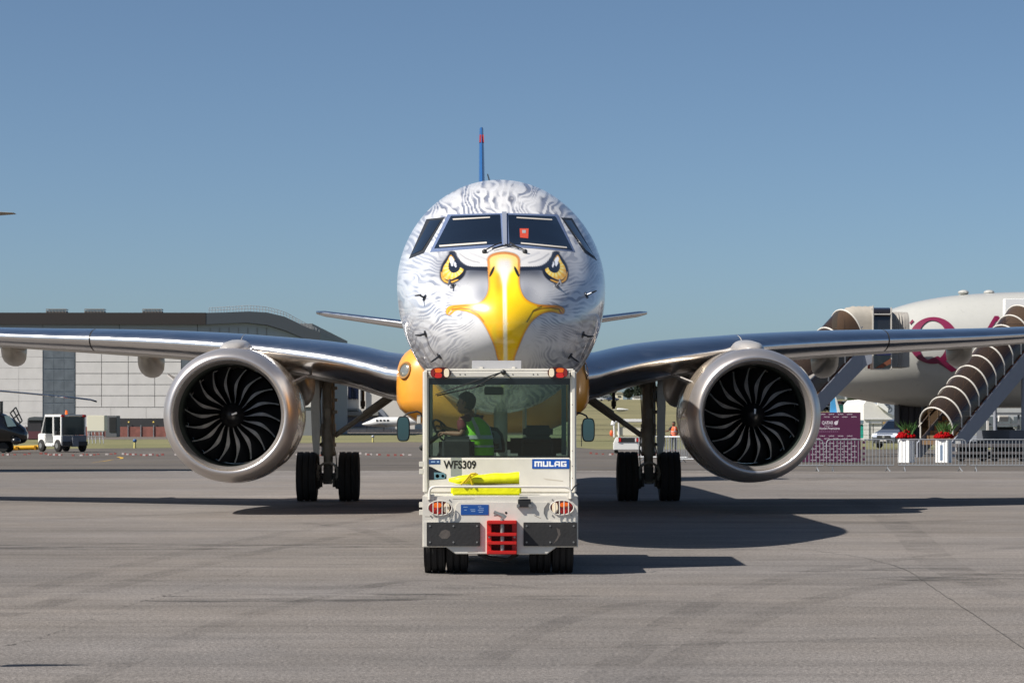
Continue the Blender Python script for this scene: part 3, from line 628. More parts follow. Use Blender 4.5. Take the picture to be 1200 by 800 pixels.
# ---- engines
LIP = mat('satin_intake_lip', (204, 198, 195), .36, .82, var=.06, ns=1.2)
COWL = mat('cowl_grey_gold', (190, 176, 158), .25, .55, var=.12, ns=2, coat=.5)
BLADE = mat('fan_blade_dark', (52, 52, 54), .35, .5, var=.3, ns=5); BLE = mat('fan_blade_edge_glint', (240, 238, 234), .3, .6, var=.4, ns=4)
PYL = mat('pylon_paint', (164, 160, 156), .35, var=.08, coat=.3)
def make_engine(side):
    ex, ez, ed = side * 4.74, 1.79, 12.6; o = (ex, ed, ez)
    b = B(); b.rev([(.985, .02), (1.045, .03), (1.10, .09), (1.15, .22), (1.195, .45), (1.225, .8), (1.245, 1.3), (1.245, 2.0), (1.2, 2.9), (1.08, 3.8), (.98, 4.3), (.93, 4.3), (.94, 3.0), (.94, 1.6), (.94, .6), (.955, .3), (.97, .12)], o, 'y', 96, closed=True)
    e = b.build('engine', COWL, jet, local=True, smooth=60)
    b = B(); pr = [(.925, .32), (.945, .16), (.975, .06), (1.01, .005), (1.045, .0), (1.08, .025), (1.12, .09), (1.165, .2), (1.20, .38), (1.215, .5)]
    b.rev(pr + [(1.205, .5), (1.15, .2), (1.04, .06), (.97, .1), (.94, .32)], o, 'y', 112, closed=True); b.build('intake_lip', LIP, e, local=True, smooth=60)
    b = B(); b.rev([(.932, .30), (.912, .56), (.893, 1.5), (.897, 1.5), (.93, .40)], o, 'y', 96, closed=True); b.build('intake_liner', mat('intake_liner', (46, 54, 49), .6, var=.2), e, local=True, smooth=60)
    b = B(); b.rev([(.89, 1.48), (.001, 1.48)], o, 'y', 48); b.v[-48:] = b.v[-48:]; b.build('fan_core', mat('core_black', (6, 6, 6), .9), e, local=True)
    b = B(); b.rev([(.001, .42), (.03, .425), (.09, .48), (.16, .58), (.22, .72), (.27, .95), (.28, 1.3)], o, 'y', 40); sp = b.build('spinner', mat('spinner_black', (14, 14, 16), .35, var=.2), e, local=True, smooth=60)
    b = B(); a0 = R(20 if side < 0 else 80)
    b.v = []; 
    pts = [(.02, -.015), (.13, .018), (.13, -.03), (.08, -.045), (.03, -.03)]
    for r_, q in ((.03, -.5), (.075, -.18), (.12, -.12), (.12, .16), (.075, .2), (.03, .5)):
        b.v.append((ex + r_ * math.cos(a0 + q), ed + .40 + max(0, (r_ - .03)) * .85, ez + r_ * math.sin(a0 + q)))
    b.f = [(0, 1, 2, 3, 4, 5)]; b.mi = [0]; b.build('spinner_mark', mat('mark_white', (235, 235, 230), .5), sp.parent, local=True, smooth=0)
    # one fan blade, then turned copies
    bb = B(); nr, ncw = 16, 6; rows = []
    for i in range(nr + 1):
        t = i / nr; r = .22 + (.868 - .22) * t
        phi = .10 * math.sin(t * 2.9) - .06 * t * t; wd = .17 / r * (.55 + .9 * t) ; ax = .34 - .20 * t
        lead = ed + .70 - .06 * math.sin(t * math.pi) + .08 * t * t
        row = []
        for j in range(ncw + 1):
            u = [0, .12 + .26 * math.sin(math.pi * min(1, t * 1.15)) ** 2, .4, .55, .7, .85, 1][j]; p = phi + wd * u; row.append((r * math.cos(p), lead + ax * u - ed, r * math.sin(p)))  # pale metal edge, widened mid-span to paint in the bright reflections
        rows.append(row)
    w_ = ncw + 1; vs = [p for row in rows for p in row]; k = len(vs); vs2 = [(p[0], p[1] + .012, p[2]) for p in vs]
    fs = [(i * w_ + j, i * w_ + j + 1, (i + 1) * w_ + j + 1, (i + 1) * w_ + j) for i in range(nr) for j in range(ncw)]
    bb.add(vs, fs); bb.add(vs2, [tuple(f[::-1]) for f in fs])
    bb.mi = [1 if (i % ncw) == 0 else 0 for i in range(len(fs))] + [0] * len(fs)
    bm_ = bb.mesh('fan_blade', smooth=60)
    for i in range(18):
        o_ = link('fan_blade', bm_, [BLADE, BLE], e); o_.location = o; o_.rotation_euler = (0, R(20 * i + 6), 0)
    # strakes and exhaust
    for a in ((150, 30) if True else ()):
        b = B(); ca, sa = math.cos(R(a)), math.sin(R(a))
        def q(r, d): return Vector((ex + r * ca, ed + d, ez + r * sa))
        n = Vector((-sa, 0, ca)) * .012
        P_ = [q(1.22, 1.0), q(1.5, 1.75), q(1.56, 2.3), q(1.24, 2.5)]
        if abs(a - 90) > 0: b.loft([[p + n for p in P_], [p - n for p in P_]]); b.build('strake', PYL, e, local=True, smooth=0)
    b = B(); b.rev([(.6, 3.6), (.62, 4.2), (.5, 5.2), (.42, 5.3), (.3, 5.2), (.2, 5.6), (.001, 6.0)], o, 'y', 40); b.build('exhaust_nozzle', STEEL, e, local=True, smooth=60)
    # pylon
    b = B(); rg = []
    for d, hw, zt, zb in ((13.1, .10, 3.02, 2.7), (13.25, .20, 3.08, 2.7), (13.6, .26, 3.14, 2.7), (14.4, .27, 3.20, 2.6), (15.2, .24, 3.2, 2.4), (17, .2, 2.9, 2.3), (19, .1, 2.9, 2.5)):
        rg.append([(ex - side * 0 + hw * math.copysign(abs(math.cos(a)) ** .7, math.cos(a)), d, (zt + zb) / 2 + (zt - zb) / 2 * math.copysign(abs(math.sin(a)) ** .7, math.sin(a))) for a in [2 * math.pi * kk / 28 for kk in range(28)]])
    b.loft(rg); b.build('engine_pylon', PYL, jet, local=True, smooth=60)
make_engine(-1); make_engine(1)
# ---- landing gear
GEAR = mat('gear_grey_paint', (158, 152, 140), .5, var=.25, ns=6); GD = mat('gear_dark', (78, 75, 70), .6, var=.3, ns=8)
RIM = mat('wheel_rim', (170, 168, 160), .4, .4, var=.2)
def tyre_prof(ro, w, ri):
    h = w / 2; pr = [(ri, -h * .72), (ri + .03, -h * .9), (ro - .22 * (ro - ri) * 1.6, -h), (ro - .05, -h * .86), (ro - .012, -h * .62)]
    for g in (-.42, -.15, .15, .42): pr += [(ro, (g - .06) * w * .98), (ro - .018, (g - .02) * w), (ro - .018, (g + .02) * w), (ro, (g + .06) * w * .98)]
    pr += [(ro - .012, h * .62), (ro - .05, h * .86), (ro - .22 * (ro - ri) * 1.6, h), (ri + .03, h * .9), (ri, h * .72)]
    return pr
def wheel(x, d, ro, w, ri, parent, local=True, nm='tyre'):
    b = B(); b.rev(tyre_prof(ro, w, ri), (x, d, ro), 'x', 48); t = b.build(nm, TYRE, parent, local=local, smooth=40)
    b = B(); h = w / 2
    for s in (-1, 1): b.rev([(ri + .005, s * h * .6), (ri - .03, s * h * .75), (ri - .06, s * h * .5), (ri * .35, s * h * .55), (ri * .3, s * h * .8), (.001, s * h * .82)], (x, d, ro), 'x', 28)
    b.build('rim', RIM, parent, local=local, smooth=40); return t
PBL = mat('probe_pale', (170, 172, 176), .4, .3)
def main_gear(side):
    gx, gd = side * 3.40, 20.55
    b = B(); b.tube([(gx, gd, 3.1), (gx, gd, 2.2), (gx, gd, 1.55)], [.135, .135, .135], 20)
    for z, r in ((1.60, .165), (1.50, .17), (1.42, .165), (1.20, .17), (1.02, .16)): b.cyl((gx, gd, z + .03), (gx, gd, z - .05), r, r, 20)
    b.cyl((gx, gd, 1.6), (gx, gd, .95), .145, .145, 20); b.cyl((gx, gd, .95), (gx, gd, .5), .10, .10, 16)
    b.cyl((gx - .07 * side, gd - .1, 3.0), (gx - .07 * side, gd - .1, 1.1), .02, n=6); b.cyl((gx + .13, gd - .12, 2.9), (gx + .13, gd - .12, 1.4), .016, n=6)
    b.tube([(gx - .15, gd - .1, 2.9), (gx - .17, gd - .14, 2.2), (gx - .14, gd - .16, 1.6), (gx - .2, gd - .14, 1.1), (gx - .18, gd - .1, .7)], .012, 6)
    b.tube([(gx + .05, gd - .15, 2.8), (gx + .09, gd - .17, 2.0), (gx + .04, gd - .17, 1.5), (gx + .17, gd - .16, 1.0), (gx + .19, gd - .1, .65)], .012, 6)
    b.box(gx - .06, gx + .06, gd - .2, gd - .12, 1.75, 1.95); b.box(gx - .2, gx - .12, gd - .15, gd - .05, 2.4, 2.7)
    for z in (2.6, 2.35, 2.1, 1.85): b.box(gx + .1, gx + .2, gd - .18, gd - .05, z, z + .07)
    g = b.build('main_landing_gear', GEAR, jet, local=True, smooth=40)
    b = B(); b.rev([(.19, -.14), (.235, -.14), (.235, .14), (.19, .14)], (gx, gd - .12, .60), 'y', 28, closed=True)
    b.box(gx - .23, gx - .16, gd - .2, gd + .1, .28, .62); b.box(gx + .16, gx + .23, gd - .2, gd + .1, .28, .62); b.cyl((gx - .6, gd, .52), (gx + .6, gd, .52), .075, n=14)
    b.build('torque_yoke', GEAR, g, local=True, smooth=40)
    b = B()
    for s in (-1, 1):
        b.cyl((gx + s * .14, gd - .25, .30), (gx + s * .14, gd - .25, .5), .035, n=8); b.cyl((gx + s * .2, gd - .22, .26), (gx + s * .2, gd - .22, .44), .03, n=8); b.rev([(.1, -.04), (.21, -.04), (.21, .04), (.1, .04)], (gx + s * .18, gd, .52), 'x', 20, closed=True)
    b.box(gx - .09, gx + .09, gd - .26, gd - .1, .36, .72); b.build('brake', GD, g, local=True, smooth=40)
    wheel(gx - .445, gd, .52, .43, .26, g); wheel(gx + .445, gd, .52, .43, .26, g)
    b = B(); xo = gx + side * .24
    pl = [(-.06, 2.95), (.10, 2.95), (.13, 2.0), (.10, 1.3), (.06, .95), (-.06, .72), (-.08, 1.5)]
    b.prism([(p[0] * side, p[1]) for p in pl], lambda a, z, d: (xo + a, gd - .16 + d + a * side * 1.2, z), 0, .03); b.build('gear_door', GEAR, g, local=True, smooth=0)
    b = B(); b.cyl((xo - side * .12, gd - .05, 2.6), (xo, gd - .1, 1.6), .02, n=6); b.cyl((gx, gd - .05, 1.3), (xo, gd - .1, 1.15), .025, n=6); b.build('door_link', GD, g, local=True)
    b = B(); p0 = Vector((gx - side * .14, gd, 1.38)); p1 = Vector((gx - side * 1.42, gd - .15, 2.28)); b.cyl(p0, p1, .055, .065, 12); b.cyl(p0.lerp(p1, .5), p0.lerp(p1, 1.0), .085, .085, 12); b.cyl(p0.lerp(p1, .45) + Vector((0, -.05, -.1)), p1 + Vector((0, -.05, -.1)), .022, n=8)
    b.build('side_brace', GEAR, g, local=True, smooth=40)
    b = B(); xx = gx - side * .72; b.cyl((xx, gd + .3, 1.95), (xx, gd + .3, 2.5), .035, n=8); b.box(xx - .05, xx + .05, gd + .25, gd + .35, 2.0, 2.12); b.box(xx - .25, xx + .03, gd + .15, gd + .45, 2.42, 2.46); b.build('uplock', GD, g, local=True)
main_gear(-1); main_gear(1)
nx, nd = 0, 4.3
b = B(); b.cyl((nx, nd, 2.0), (nx, nd, 1.0), .1, n=16); b.cyl((nx, nd, 1.05), (nx, nd, .38), .065, n=16); b.cyl((nx - .26, nd, .31), (nx + .26, nd, .31), .05, n=12); b.cyl((nx, nd, 1.2), (nx, nd + 1.1, 1.95), .05, n=10)
ng = b.build('nose_landing_gear', GEAR, jet, local=True, smooth=40)
for s in (-1, 1):
    wheel(s * .2, nd, .31, .2, .15, ng)
    b = B(); b.box(s * .36 - .012, s * .36 + .012, nd - .2, nd + 1.3, 1.35, 1.9); b.build('nose_gear_door', PYL, ng, local=True, bevel=.01)
# ================================================================== people
def skin(name, vs, es, root, m, parent, sub=1):
    me = bpy.data.meshes.new(name); off = root_loc(parent)
    bm = bmesh.new(); L = bm.verts.layers.skin.verify(); V = []
    for i, (p, r) in enumerate(vs):
        v = bm.verts.new(Vector(p) - off); v[L].radius = (r, r) if not isinstance(r, tuple) else r; v[L].use_root = (i == root); V.append(v)
    for a, b in es: bm.edges.new((V[a], V[b]))
    bm.to_mesh(me); bm.free()
    o = bpy.data.objects.new(name, me); COL.objects.link(o)
    k = o.modifiers.new('s', 'SKIN'); k.use_smooth_shade = True; s = o.modifiers.new('u', 'SUBSURF'); s.levels = sub; s.render_levels = sub
    bpy.context.view_layer.update()
    me2 = bpy.data.meshes.new_from_object(o.evaluated_get(bpy.context.evaluated_depsgraph_get())); bpy.data.objects.remove(o)
    me2.materials.clear(); me2.name = name
    return link(name, me2, m, parent)
def head(parent, c, f, skin_m, hair_m, r=.098):
    """head facing f: skull, jaw, nose, ears, eyes, hair"""
    f = Vector(f).normalized(); up = Vector((0, 0, 1)); l = up.cross(f).normalized(); c = Vector(c)
    T = lambda a, b, h: c + f * a + l * b + up * h
    b = B(); rings = []
    for z, fr, bk, w in ((-.125, .055, .02, .03), (-.11, .085, .04, .05), (-.08, .098, .06, .062), (-.04, .098, .085, .070), (0, .095, .10, .075), (.04, .09, .105, .077), (.08, .07, .09, .066), (.108, .04, .055, .042), (.12, .01, .02, .02)):
        rings.append([T((fr if math.cos(a) > 0 else bk) * math.cos(a), w * math.sin(a), z) for a in [2 * math.pi * k / 20 for k in range(20)]])
    b.loft(rings); b.loft([[T(.085, .012, .0), T(.085, -.012, .0), T(.09, 0, .03)], [T(.122, .014, -.035), T(.122, -.014, -.035), T(.112, 0, -.02)], [T(.09, .012, -.045), T(.09, -.012, -.045), T(.09, 0, -.045)]])
    for s in (-1, 1): b.ball(tuple(T(-.005, s * .078, -.01)), (.02, .02, .033), 8, 6)
    h = b.build('head', skin_m, parent, smooth=60)
    b = B()
    for s in (-1, 1): b.ball(tuple(T(.088, s * .03, .005)), .011, 8, 6)
    b.build('eyes', mat('eye_dark', (40, 30, 28), .3), h); b = B(); b.tube([T(.094, .022, -.066), T(.101, 0, -.064), T(.094, -.022, -.066)], .005, 6); b.build('mouth', mat('lip', (120, 66, 60), .5), h)
    b = B(); rings = []
    for z, fr, bk, w in ((-.085, -.02, .062, .055), (-.05, .0, .098, .072), (0, .02, .112, .083), (.04, .06, .116, .086), (.07, .098, .106, .080), (.105, .066, .078, .058), (.13, .02, .03, .03)):
        rings.append([T((fr if math.cos(a) > 0 else bk) * math.cos(a), w * math.sin(a), z) for a in [2 * math.pi * k / 20 for k in range(20)]])
    b.loft(rings); b.build('hair', hair_m, parent, smooth=60)
    return h
def hand(vs, es, wrist, d, up, base, r=.011):
    """palm and five bent fingers appended to a skin skeleton"""
    d = Vector(d).normalized(); up = Vector(up).normalized(); s = d.cross(up).normalized(); w = Vector(wrist)
    p = len(vs); vs.append((w + d * .05, (.032, .018))); es.append((base, p))
    q = len(vs); vs.append((w + d * .085, (.036, .014))); es.append((p, q))
    for i, (k, ln) in enumerate(((-.030, .06), (-.010, .07), (.010, .066), (.030, .052))):
        a = len(vs); vs.append((w + d * (.085 + ln * .5) + s * k, .009)); vs.append((w + d * (.085 + ln * .85) + s * k - up * .028, .008)); vs.append((w + d * (.085 + ln * .7) + s * k - up * .05, .007))
        es += [(q, a), (a, a + 1), (a + 1, a + 2)]
    a = len(vs); vs.append((w + d * .05 + s * -.045 - up * .01, .011)); vs.append((w + d * .085 + s * -.055 - up * .03, .009)); es += [(p, a), (a, a + 1)]
def figure(t, J, f, mats, vest=None, hands_up=(0, 0, 1)):
    """J: joints (hip, chest, neck, head, sh/el/wr/kn/an as pairs). Clothes are shells of their own"""
    sk_, shirt, trouser, hair_m = mats; V = [Vector(p) for p in (J['hip'], J['belly'], J['chest'], J['neck'])]
    vs = [(V[0], .12), (V[1], .115), (V[2], .13), (V[3], .055), (Vector(J['head']) - Vector((0, 0, .05)), .05)]; es = [(0, 1), (1, 2), (2, 3), (3, 4)]
    tv = [(V[0], (.155, .12)), (V[1], (.15, .12)), (V[2], (.17, .13)), (V[3], .07)]; te = [(0, 1), (1, 2), (2, 3)]
    lv = [(V[0], .15)]; le = []
    for s in (0, 1):
        sh, el, wr, hp, kn, an = [Vector(J[k][s]) for k in ('sh', 'el', 'wr', 'hp', 'kn', 'an')]
        a = len(vs); vs += [(sh, .055), (el, .042), (wr, .028)]; es += [(2, a), (a, a + 1), (a + 1, a + 2)]
        hand(vs, es, wr, wr - el, hands_up, a + 2)
        a = len(vs); vs += [(hp, .085), (kn, .058), (an, .042), (an + Vector(f).normalized() * .13 - Vector((0, 0, .05)), .035)]; es += [(0, a), (a, a + 1), (a + 1, a + 2), (a + 2, a + 3)]
        a = len(tv); tv += [(sh, .072), (sh.lerp(el, .55), .062), (sh.lerp(el, .8), .058)]; te += [(2, a), (a, a + 1), (a + 1, a + 2)]
        a = len(lv); lv += [(hp, .105), (kn, .078), (an, .062)]; le += [(0, a), (a, a + 1), (a + 1, a + 2)]
    skin('body', vs, es, 0, sk_, t); skin('shirt', tv, te, 0, shirt, t); skin('trousers', lv, le, 0, trouser, t)
    for s in (0, 1):
        an = Vector(J['an'][s]); ff = Vector(f).normalized(); b = B(); b.tube([an - ff * .07 - Vector((0, 0, .05)), an + ff * .05 - Vector((0, 0, .05)), an + ff * .17 - Vector((0, 0, .06))], [.045, .05, .035], 12); b.build('shoe', DARK, t)
    head(t, J['head'], J.get('look', f), sk_, hair_m)
    if vest:
        ff = Vector(f).normalized(); l = Vector((0, 0, 1)).cross(ff); b = B(); rings = []
        for k, (w, dd) in ((0, (.205, .165)), (.3, (.20, .16)), (.55, (.205, .165)), (.75, (.205, .16)), (.9, (.17, .13)), (1, (.10, .10))):
            p = V[0].lerp(V[1], k * 2) if k < .5 else V[1].lerp(V[2], (k - .5) * 4) if k < .75 else V[2].lerp(V[3] + Vector((0, 0, -.02)), (k - .75) * 4)
            rings.append([p + l * w * math.cos(a) + ff * dd * math.sin(a) for a in [2 * math.pi * q / 24 for q in range(24)]])
        b.loft(rings); v = b.build('safety_vest', vest, t, smooth=60)
        b = B(); rr = [[p + (p - sum(r_, Vector((0, 0, 0))) / 24).normalized() * .006 for p in r_] for r_ in rings]
        for i, e in ((1, .25), (2, .3)):
            b.loft([[rr[i][q].lerp(rr[i + 1][q], 0) for q in range(24)], [rr[i][q].lerp(rr[i + 1][q], e) for q in range(24)]], cap=False)
        for q0 in (3, 8, 15, 20): b.add([rr[k][q] for k in range(2, 6) for q in (q0, q0 + 1)], [(2 * k, 2 * k + 1, 2 * k + 3, 2 * k + 2) for k in range(3)])
        b.build('reflective_band', mat('reflective_band', (186, 190, 186), .35, .2), v, smooth=60)
SKIN = mat('brown_skin', (118, 78, 60), .55, var=.08); HAIR = mat('black_hair', (16, 14, 14), .7, var=.3, ns=60, bump=.5, bs=90)
# ================================================================== the tug in front
YB, YC = 25.9, 26.75
to = Vector((-.139, 27.6, 0)); tug = thing('tow_tractor', 'white aircraft tug with glazed cab and fleet number in front of the eagle jet', 'tow tractor', to)
b = B(); bz = lambda y, Y: EYE - (y - HOR) / F * Y
xl, xr = wpx(495, 0, YB).x, wpx(677.5, 0, YB).x
plate = [(495, 581), (676, 581), (677.5, 586), (677.5, 641), (652, 641), (641, 649), (534, 649), (523, 641), (495, 641)]
b.pprism(plate, YB, .06); body = b.build('rear_bumper_plate', WHITE, tug, bevel=.006)
b = B(); b.box(xl + .03, xr - .03, YB + .06, 29.45, .42, .84); b.box(xl + .02, xr - .02, YC + .06, 29.35, .84, 1.02); b.box(xl + .25, xr - .25, YB + .08, 29.3, .28, .42)
b.box(xl + .0, xr, 28.9, 29.5, .35, 1.1); hull = b.build('chassis', WHITE, tug, bevel=.02)
b = B(); b.box(xl + .32, xr - .32, YB + .1, 29.0, .22, .30); b.tube([wpx(560, 648, YB + .1), wpx(575, 654, YB + .1), wpx(595, 656, YB + .1), wpx(607, 648, YB + .1)], .03, 8); b.cyl((xl + .3, 26.5, .31), (xr - .3, 26.5, .31), .07); b.build('underbody', DARK, tug, bevel=.01)
# recessed lamp surround: raised centre panel
b = B(); pn = [(536, 587), (642, 587), (640, 592), (636, 602), (637, 610), (643, 617), (652, 608.5), (652, 608), (676.5, 608), (676.5, 610)]
b.pprism([(537, 588), (643, 588), (638, 595), (637.5, 601), (641, 608), (648, 610.6), (676.5, 611), (676.5, 640.3), (652, 640.3), (641, 648.4), (534, 648.4), (523, 640.3), (496, 640.3), (496, 611), (523, 610.6), (530, 607), (533, 600), (534, 592)], YB - .018, .018); b.build('raised_panel', WHITE, tug, bevel=.004)
b = B(); b.box(xl, xr, YB + .04, YC + .02, .83, .86); b.build('rear_deck', WHITE, tug, bevel=.008)
RUB = mat('rubber_pad', (40, 40, 41), .7, var=.35, ns=4, bump=.15, bs=30)
for x0, x1 in ((500, 562.7), (613.4, 676)):
    b = B(); b.pbox(x0, 611.8, x1, 639.5, YB - .045, .027); pd = b.build('bumper_pad', RUB, tug, bevel=.004)
    for ix in (.06, .5, .94):
        for y in (616, 635): 
            c = wpx(x0 + (x1 - x0) * ix, y, YB - .05); b = B(); b.cyl(c, c + Vector((0, .01, 0)), .010, n=10); b.build('bolt', STEEL, pd)
SCF = mat('pad_scuff', (88, 82, 78), .8, var=.4, ns=30)
b = B(); b.pprism([(514, 627), (517, 622), (522, 620), (527, 622), (528, 627), (524, 631), (518, 631)], YB - .0462, .001); b.build('scuff_mark', SCF, tug, smooth=0)
b = B(); b.pprism([(652, 618), (656, 620), (657, 626), (653, 633), (648, 637), (652, 631), (654, 626)], YB - .0462, .001); b.build('scuff_mark', SCF, tug, smooth=0)
for q in ([(530, 584), (556, 583.6), (556, 584), (531, 584.6)], [(626, 603), (634, 607), (634, 607.5), (626, 603.8)], [(498, 604.6), (512, 605), (512, 605.4), (498, 605.2)], [(560, 645.6), (548, 646.2), (548, 646.8), (560, 646.2)]):
    b = B(); b.pprism(q, YB - .0195 if q[0][1] > 587 and q[0][0] > 540 else YB - .0012, .001); b.build('scratch', mat('scratch_grime', (150, 140, 126), .7), tug, smooth=0)
# coupling
b = B(); b.pbox(570.5, 609.8, 576, 649.4, YB - .07, .06); b.pbox(600, 609.8, 605.8, 649.4, YB - .07, .06)
for y in (609.9, 624, 634, 645): b.pbox(570.7, y, 605.6, y + 4.0, YB - .16, .15)
b.pbox(570.6, 609.5, 605.7, 612, YB - .08, .07); b.pbox(570.6, 646.5, 605.7, 649.6, YB - .08, .07)
cp = b.build('drawbar_coupling', RED, tug, bevel=.006)
b = B(); b.pbox(575, 612, 601, 648, YB - .022, .01); b.build('coupling_cavity', mat('mottled_dark_red', (88, 16, 14), .7, var=.4, ns=20), cp)  # mottled dark red panel behind the coupling bars
c0 = wpx(588.6, 607, YB - .12); b = B(); b.cyl(c0, wpx(588.6, 647.5, YB - .12), .022, n=14); b.tube([c0 + Vector((.03, 0, 0)), c0 + Vector((0, 0, .03)), c0 + Vector((-.05, 0, .05)), c0 + Vector((-.09, 0, .07))], [.03, .028, .02, .018], 10); b.tube([c0 + Vector((-.02, 0, .04)), c0 + Vector((-.09, 0, .035))], .014, 8); b.build('coupling_pin', STEEL, cp)
for x in (573.5, 603):
    for y in (612, 629, 646):
        c = wpx(x, y, YB - .075); b = B(); b.cyl(c, c + Vector((0, .02, 0)), .012, n=6); b.build('bolt', GALV, cp)
for x in (583, 593): c = wpx(x, 600.5, YB - .02); b = B(); b.cyl(c, c + Vector((0, .02, 0)), .013, n=12); b.build('plug_hole', BLACK, tug)
# lamps
def oval_lamp(cx, cy, w, h, Y, inner, parent, guard=True, nm='tail_light'):
    """oval lamp cluster: amber above red, clear reversing lens on the inner side"""
    def fn(a, b_, d): p = wpx(a, b_, Y); return (p.x, Y + d, p.z)
    ell = lambda x, y, a, b_, n=28: [(x + a * math.copysign(abs(math.cos(t)) ** .8, math.cos(t)), y + b_ * math.copysign(abs(math.sin(t)) ** .8, math.sin(t))) for t in [2 * math.pi * k / n for k in range(n)]]
    b = B(); b.prism(ell(cx, cy, w / 2, h / 2), fn, -.01 if guard else -.05, .03); l = b.build(nm, mat('lamp_housing', (70, 8, 8), .3, coat=.5), parent, bevel=.004)
    o = -.018 if guard else -.062
    for q, m, n2 in ((ell(cx - inner * w * .12, cy - h * .2, w * .2, h * .2), AMBER, 'amber_lens'), (ell(cx - inner * w * .12, cy + h * .22, w * .2, h * .24), REDLENS, 'red_lens'), (ell(cx - inner * w * .36, cy, w * .11, h * .36), mat('deep_red_lens', (130, 8, 12), .15, coat=1), 'side_lens'), (ell(cx + inner * w * .30, cy, w * .13, h * .38), CLEAR, 'reversing_lens')):
        b = B(); b.prism(q, fn, o, o + .012); b.build(n2, m, l, bevel=.003)
    if guard:
        b = B(); c = Vector(wpx(cx, cy, Y - .05)); a_, b_ = (w / 2 + .8) / F * Y, (h / 2 + .8) / F * Y
        b.tube([c + Vector((a_ * math.cos(t), 0, b_ * math.sin(t))) for t in [2 * math.pi * k / 28 for k in range(28)]], .006, 6, closed=True)
        g = b.build('guard_ring', WHITE, l)
        for k in (-.3, -.1, .1, .3):
            x = cx + w * k; hh = (h / 2) * math.sqrt(1 - (2 * k) ** 2) / F * Y; p = wpx(x, cy, Y - .055); b = B(); b.cyl(p + Vector((0, 0, hh)), p - Vector((0, 0, hh)), .0055, n=6); b.build('guard_bar', WHITE, g)
        for sx in (-1, 1):
            for sy in (-1, 1):
                p = wpx(cx + sx * w * .42, cy + sy * (h / 2 + 1.5), Y - .004); b = B(); b.cyl(p, p + Vector((0, .01, 0)), .008, n=8); b.build('screw', STEEL, g)
    return l
oval_lamp(515.6, 594.9, 26.5, 15.5, YB - .006, 1, tug); oval_lamp(658.4, 594.4, 26.5, 15.5, YB - .006, -1, tug)
# handrail
b = B(); hp = []
for x, y in ((503.3, 585), (503.3, 576), (504.2, 572.8), (506.5, 570.8), (510, 570), (550, 570), (600, 570), (650, 570.3), (662, 570.4), (666, 571.5), (668.5, 574), (669, 578), (669, 584)): hp.append(wpx(x, y, YB - .02))
b.tube(hp, .0135, 10); rail = b.build('handrail', WHITE, tug); b = B(); b.pbox(501, 579, 509, 586, YB - .012, .012); b.pbox(665.5, 577, 673, 584.5, YB - .012, .012); b.build('rail_bracket', WHITE, tug, bevel=.003)
# camera box and plates
b = B(); b.pbox(607, 584.5, 622, 594, YB - .05, .04); cb = b.build('socket_box', DARK, tug, bevel=.006); b = B(); b.pbox(608.5, 581.5, 618.5, 583.8, YB - .06, .03); b.pbox(605.5, 590.5, 609, 594.5, YB - .055, .035); b.pbox(619.5, 590.5, 623.5, 594.5, YB - .055, .035); b.build('socket_bracket', STEEL, cb, bevel=.003)
b = B(); b.pbox(540, 591, 572.5, 603, YB - .022, .004); ip = b.build('info_plate', BLUE, tug)
PT = mat('plate_text', (150, 180, 215), .5)
for i, (x, w, y) in enumerate(((543, 5, 593.5), (544, 3, 597), (551, 6, 596.5), (552, 5, 598.5), (560, 4, 593), (561, 6, 595.2), (560, 7, 597.4), (561, 5, 599.6))):
    b = B(); b.pbox(x, y, x + w, y + .6, YB - .0235, .0012); b.build('plate_line', PT, ip)
# cab
CX0, CX1 = wpx(495, 0, YC).x, wpx(675.3, 0, YC).x
zt = bz(432.5, YC); zs = bz(535.5, YC); YF = 28.55
b = B()
for x0, x1 in ((495.3, 502.2), (668.2, 675.3)):
    a, c = wpx(x0, 0, YC).x, wpx(x1, 0, YC).x; b.box(a, c, YC - .03, YC + .06, .86, zt - .01)
b.box(CX0 + .03, CX1 - .03, YC - .012, YC + .05, bz(443.2, YC), zt - .015)
b.box(CX0 + .06, CX1 - .06, YC - .02, YC + .03, .86, zs)
fr = b.build('cab_rear_frame', WHITE, tug, bevel=.018, seg=3)
b = B()
for x in (CX0, CX1 - .055): b.box(x, x + .055, YF, YF + .06, 1.0, zt - .05)
for x in (CX0 + .002, CX1 - .047): b.box(x, x + .045, YC + .06, YF, 1.0, 1.16); b.box(x, x + .045, YC + .06, YF, zt - .09, zt - .03)
b.box(CX0 + .05, CX1 - .05, YF, YF + .05, 1.0, 1.25); b.box(CX0 + .05, CX1 - .05, YF + .005, YF + .05, zt - .09, zt - .03)
b.box(CX0, CX0 + .05, YC + .75, YC + .8, 1.1, zt - .06); b.box(CX1 - .05, CX1, YC + .75, YC + .8, 1.1, zt - .06)
b.build('cab_frame', WHITE, tug, bevel=.008)
b = B(); b.box(CX0 + .02, CX1 - .02, YC + .0, YF + .08, zt - .03, zt + .008); b.build('roof', WHITE, tug, bevel=.015)
b = B(); b.pbox(502.3, 443.3, 668.1, 450.5, YC - .005, .012); b.pbox(502.3, 450.5, 504, 535.3, YC - .004, .012); b.pbox(666.4, 450.5, 668.1, 535.3, YC - .004, .012); b.pbox(502.3, 534, 668.1, 535.8, YC - .004, .012); b.build('window_seal', mat('seal_dark', (18, 26, 28), .3, coat=.5), tug)
GL = glass('cab_glass', (214, 230, 224), 1); GL2 = glass('cab_glass_clear', (244, 250, 247), .7)
b = B(); b.pbox(504, 450.5, 666.4, 534, YC + .002, .005); b.build('rear_window', GL, tug)
b = B(); b.box(CX0 + .055, CX1 - .055, YF + .02, YF + .025, 1.25, zt - .09); b.build('front_window', GL2, tug)
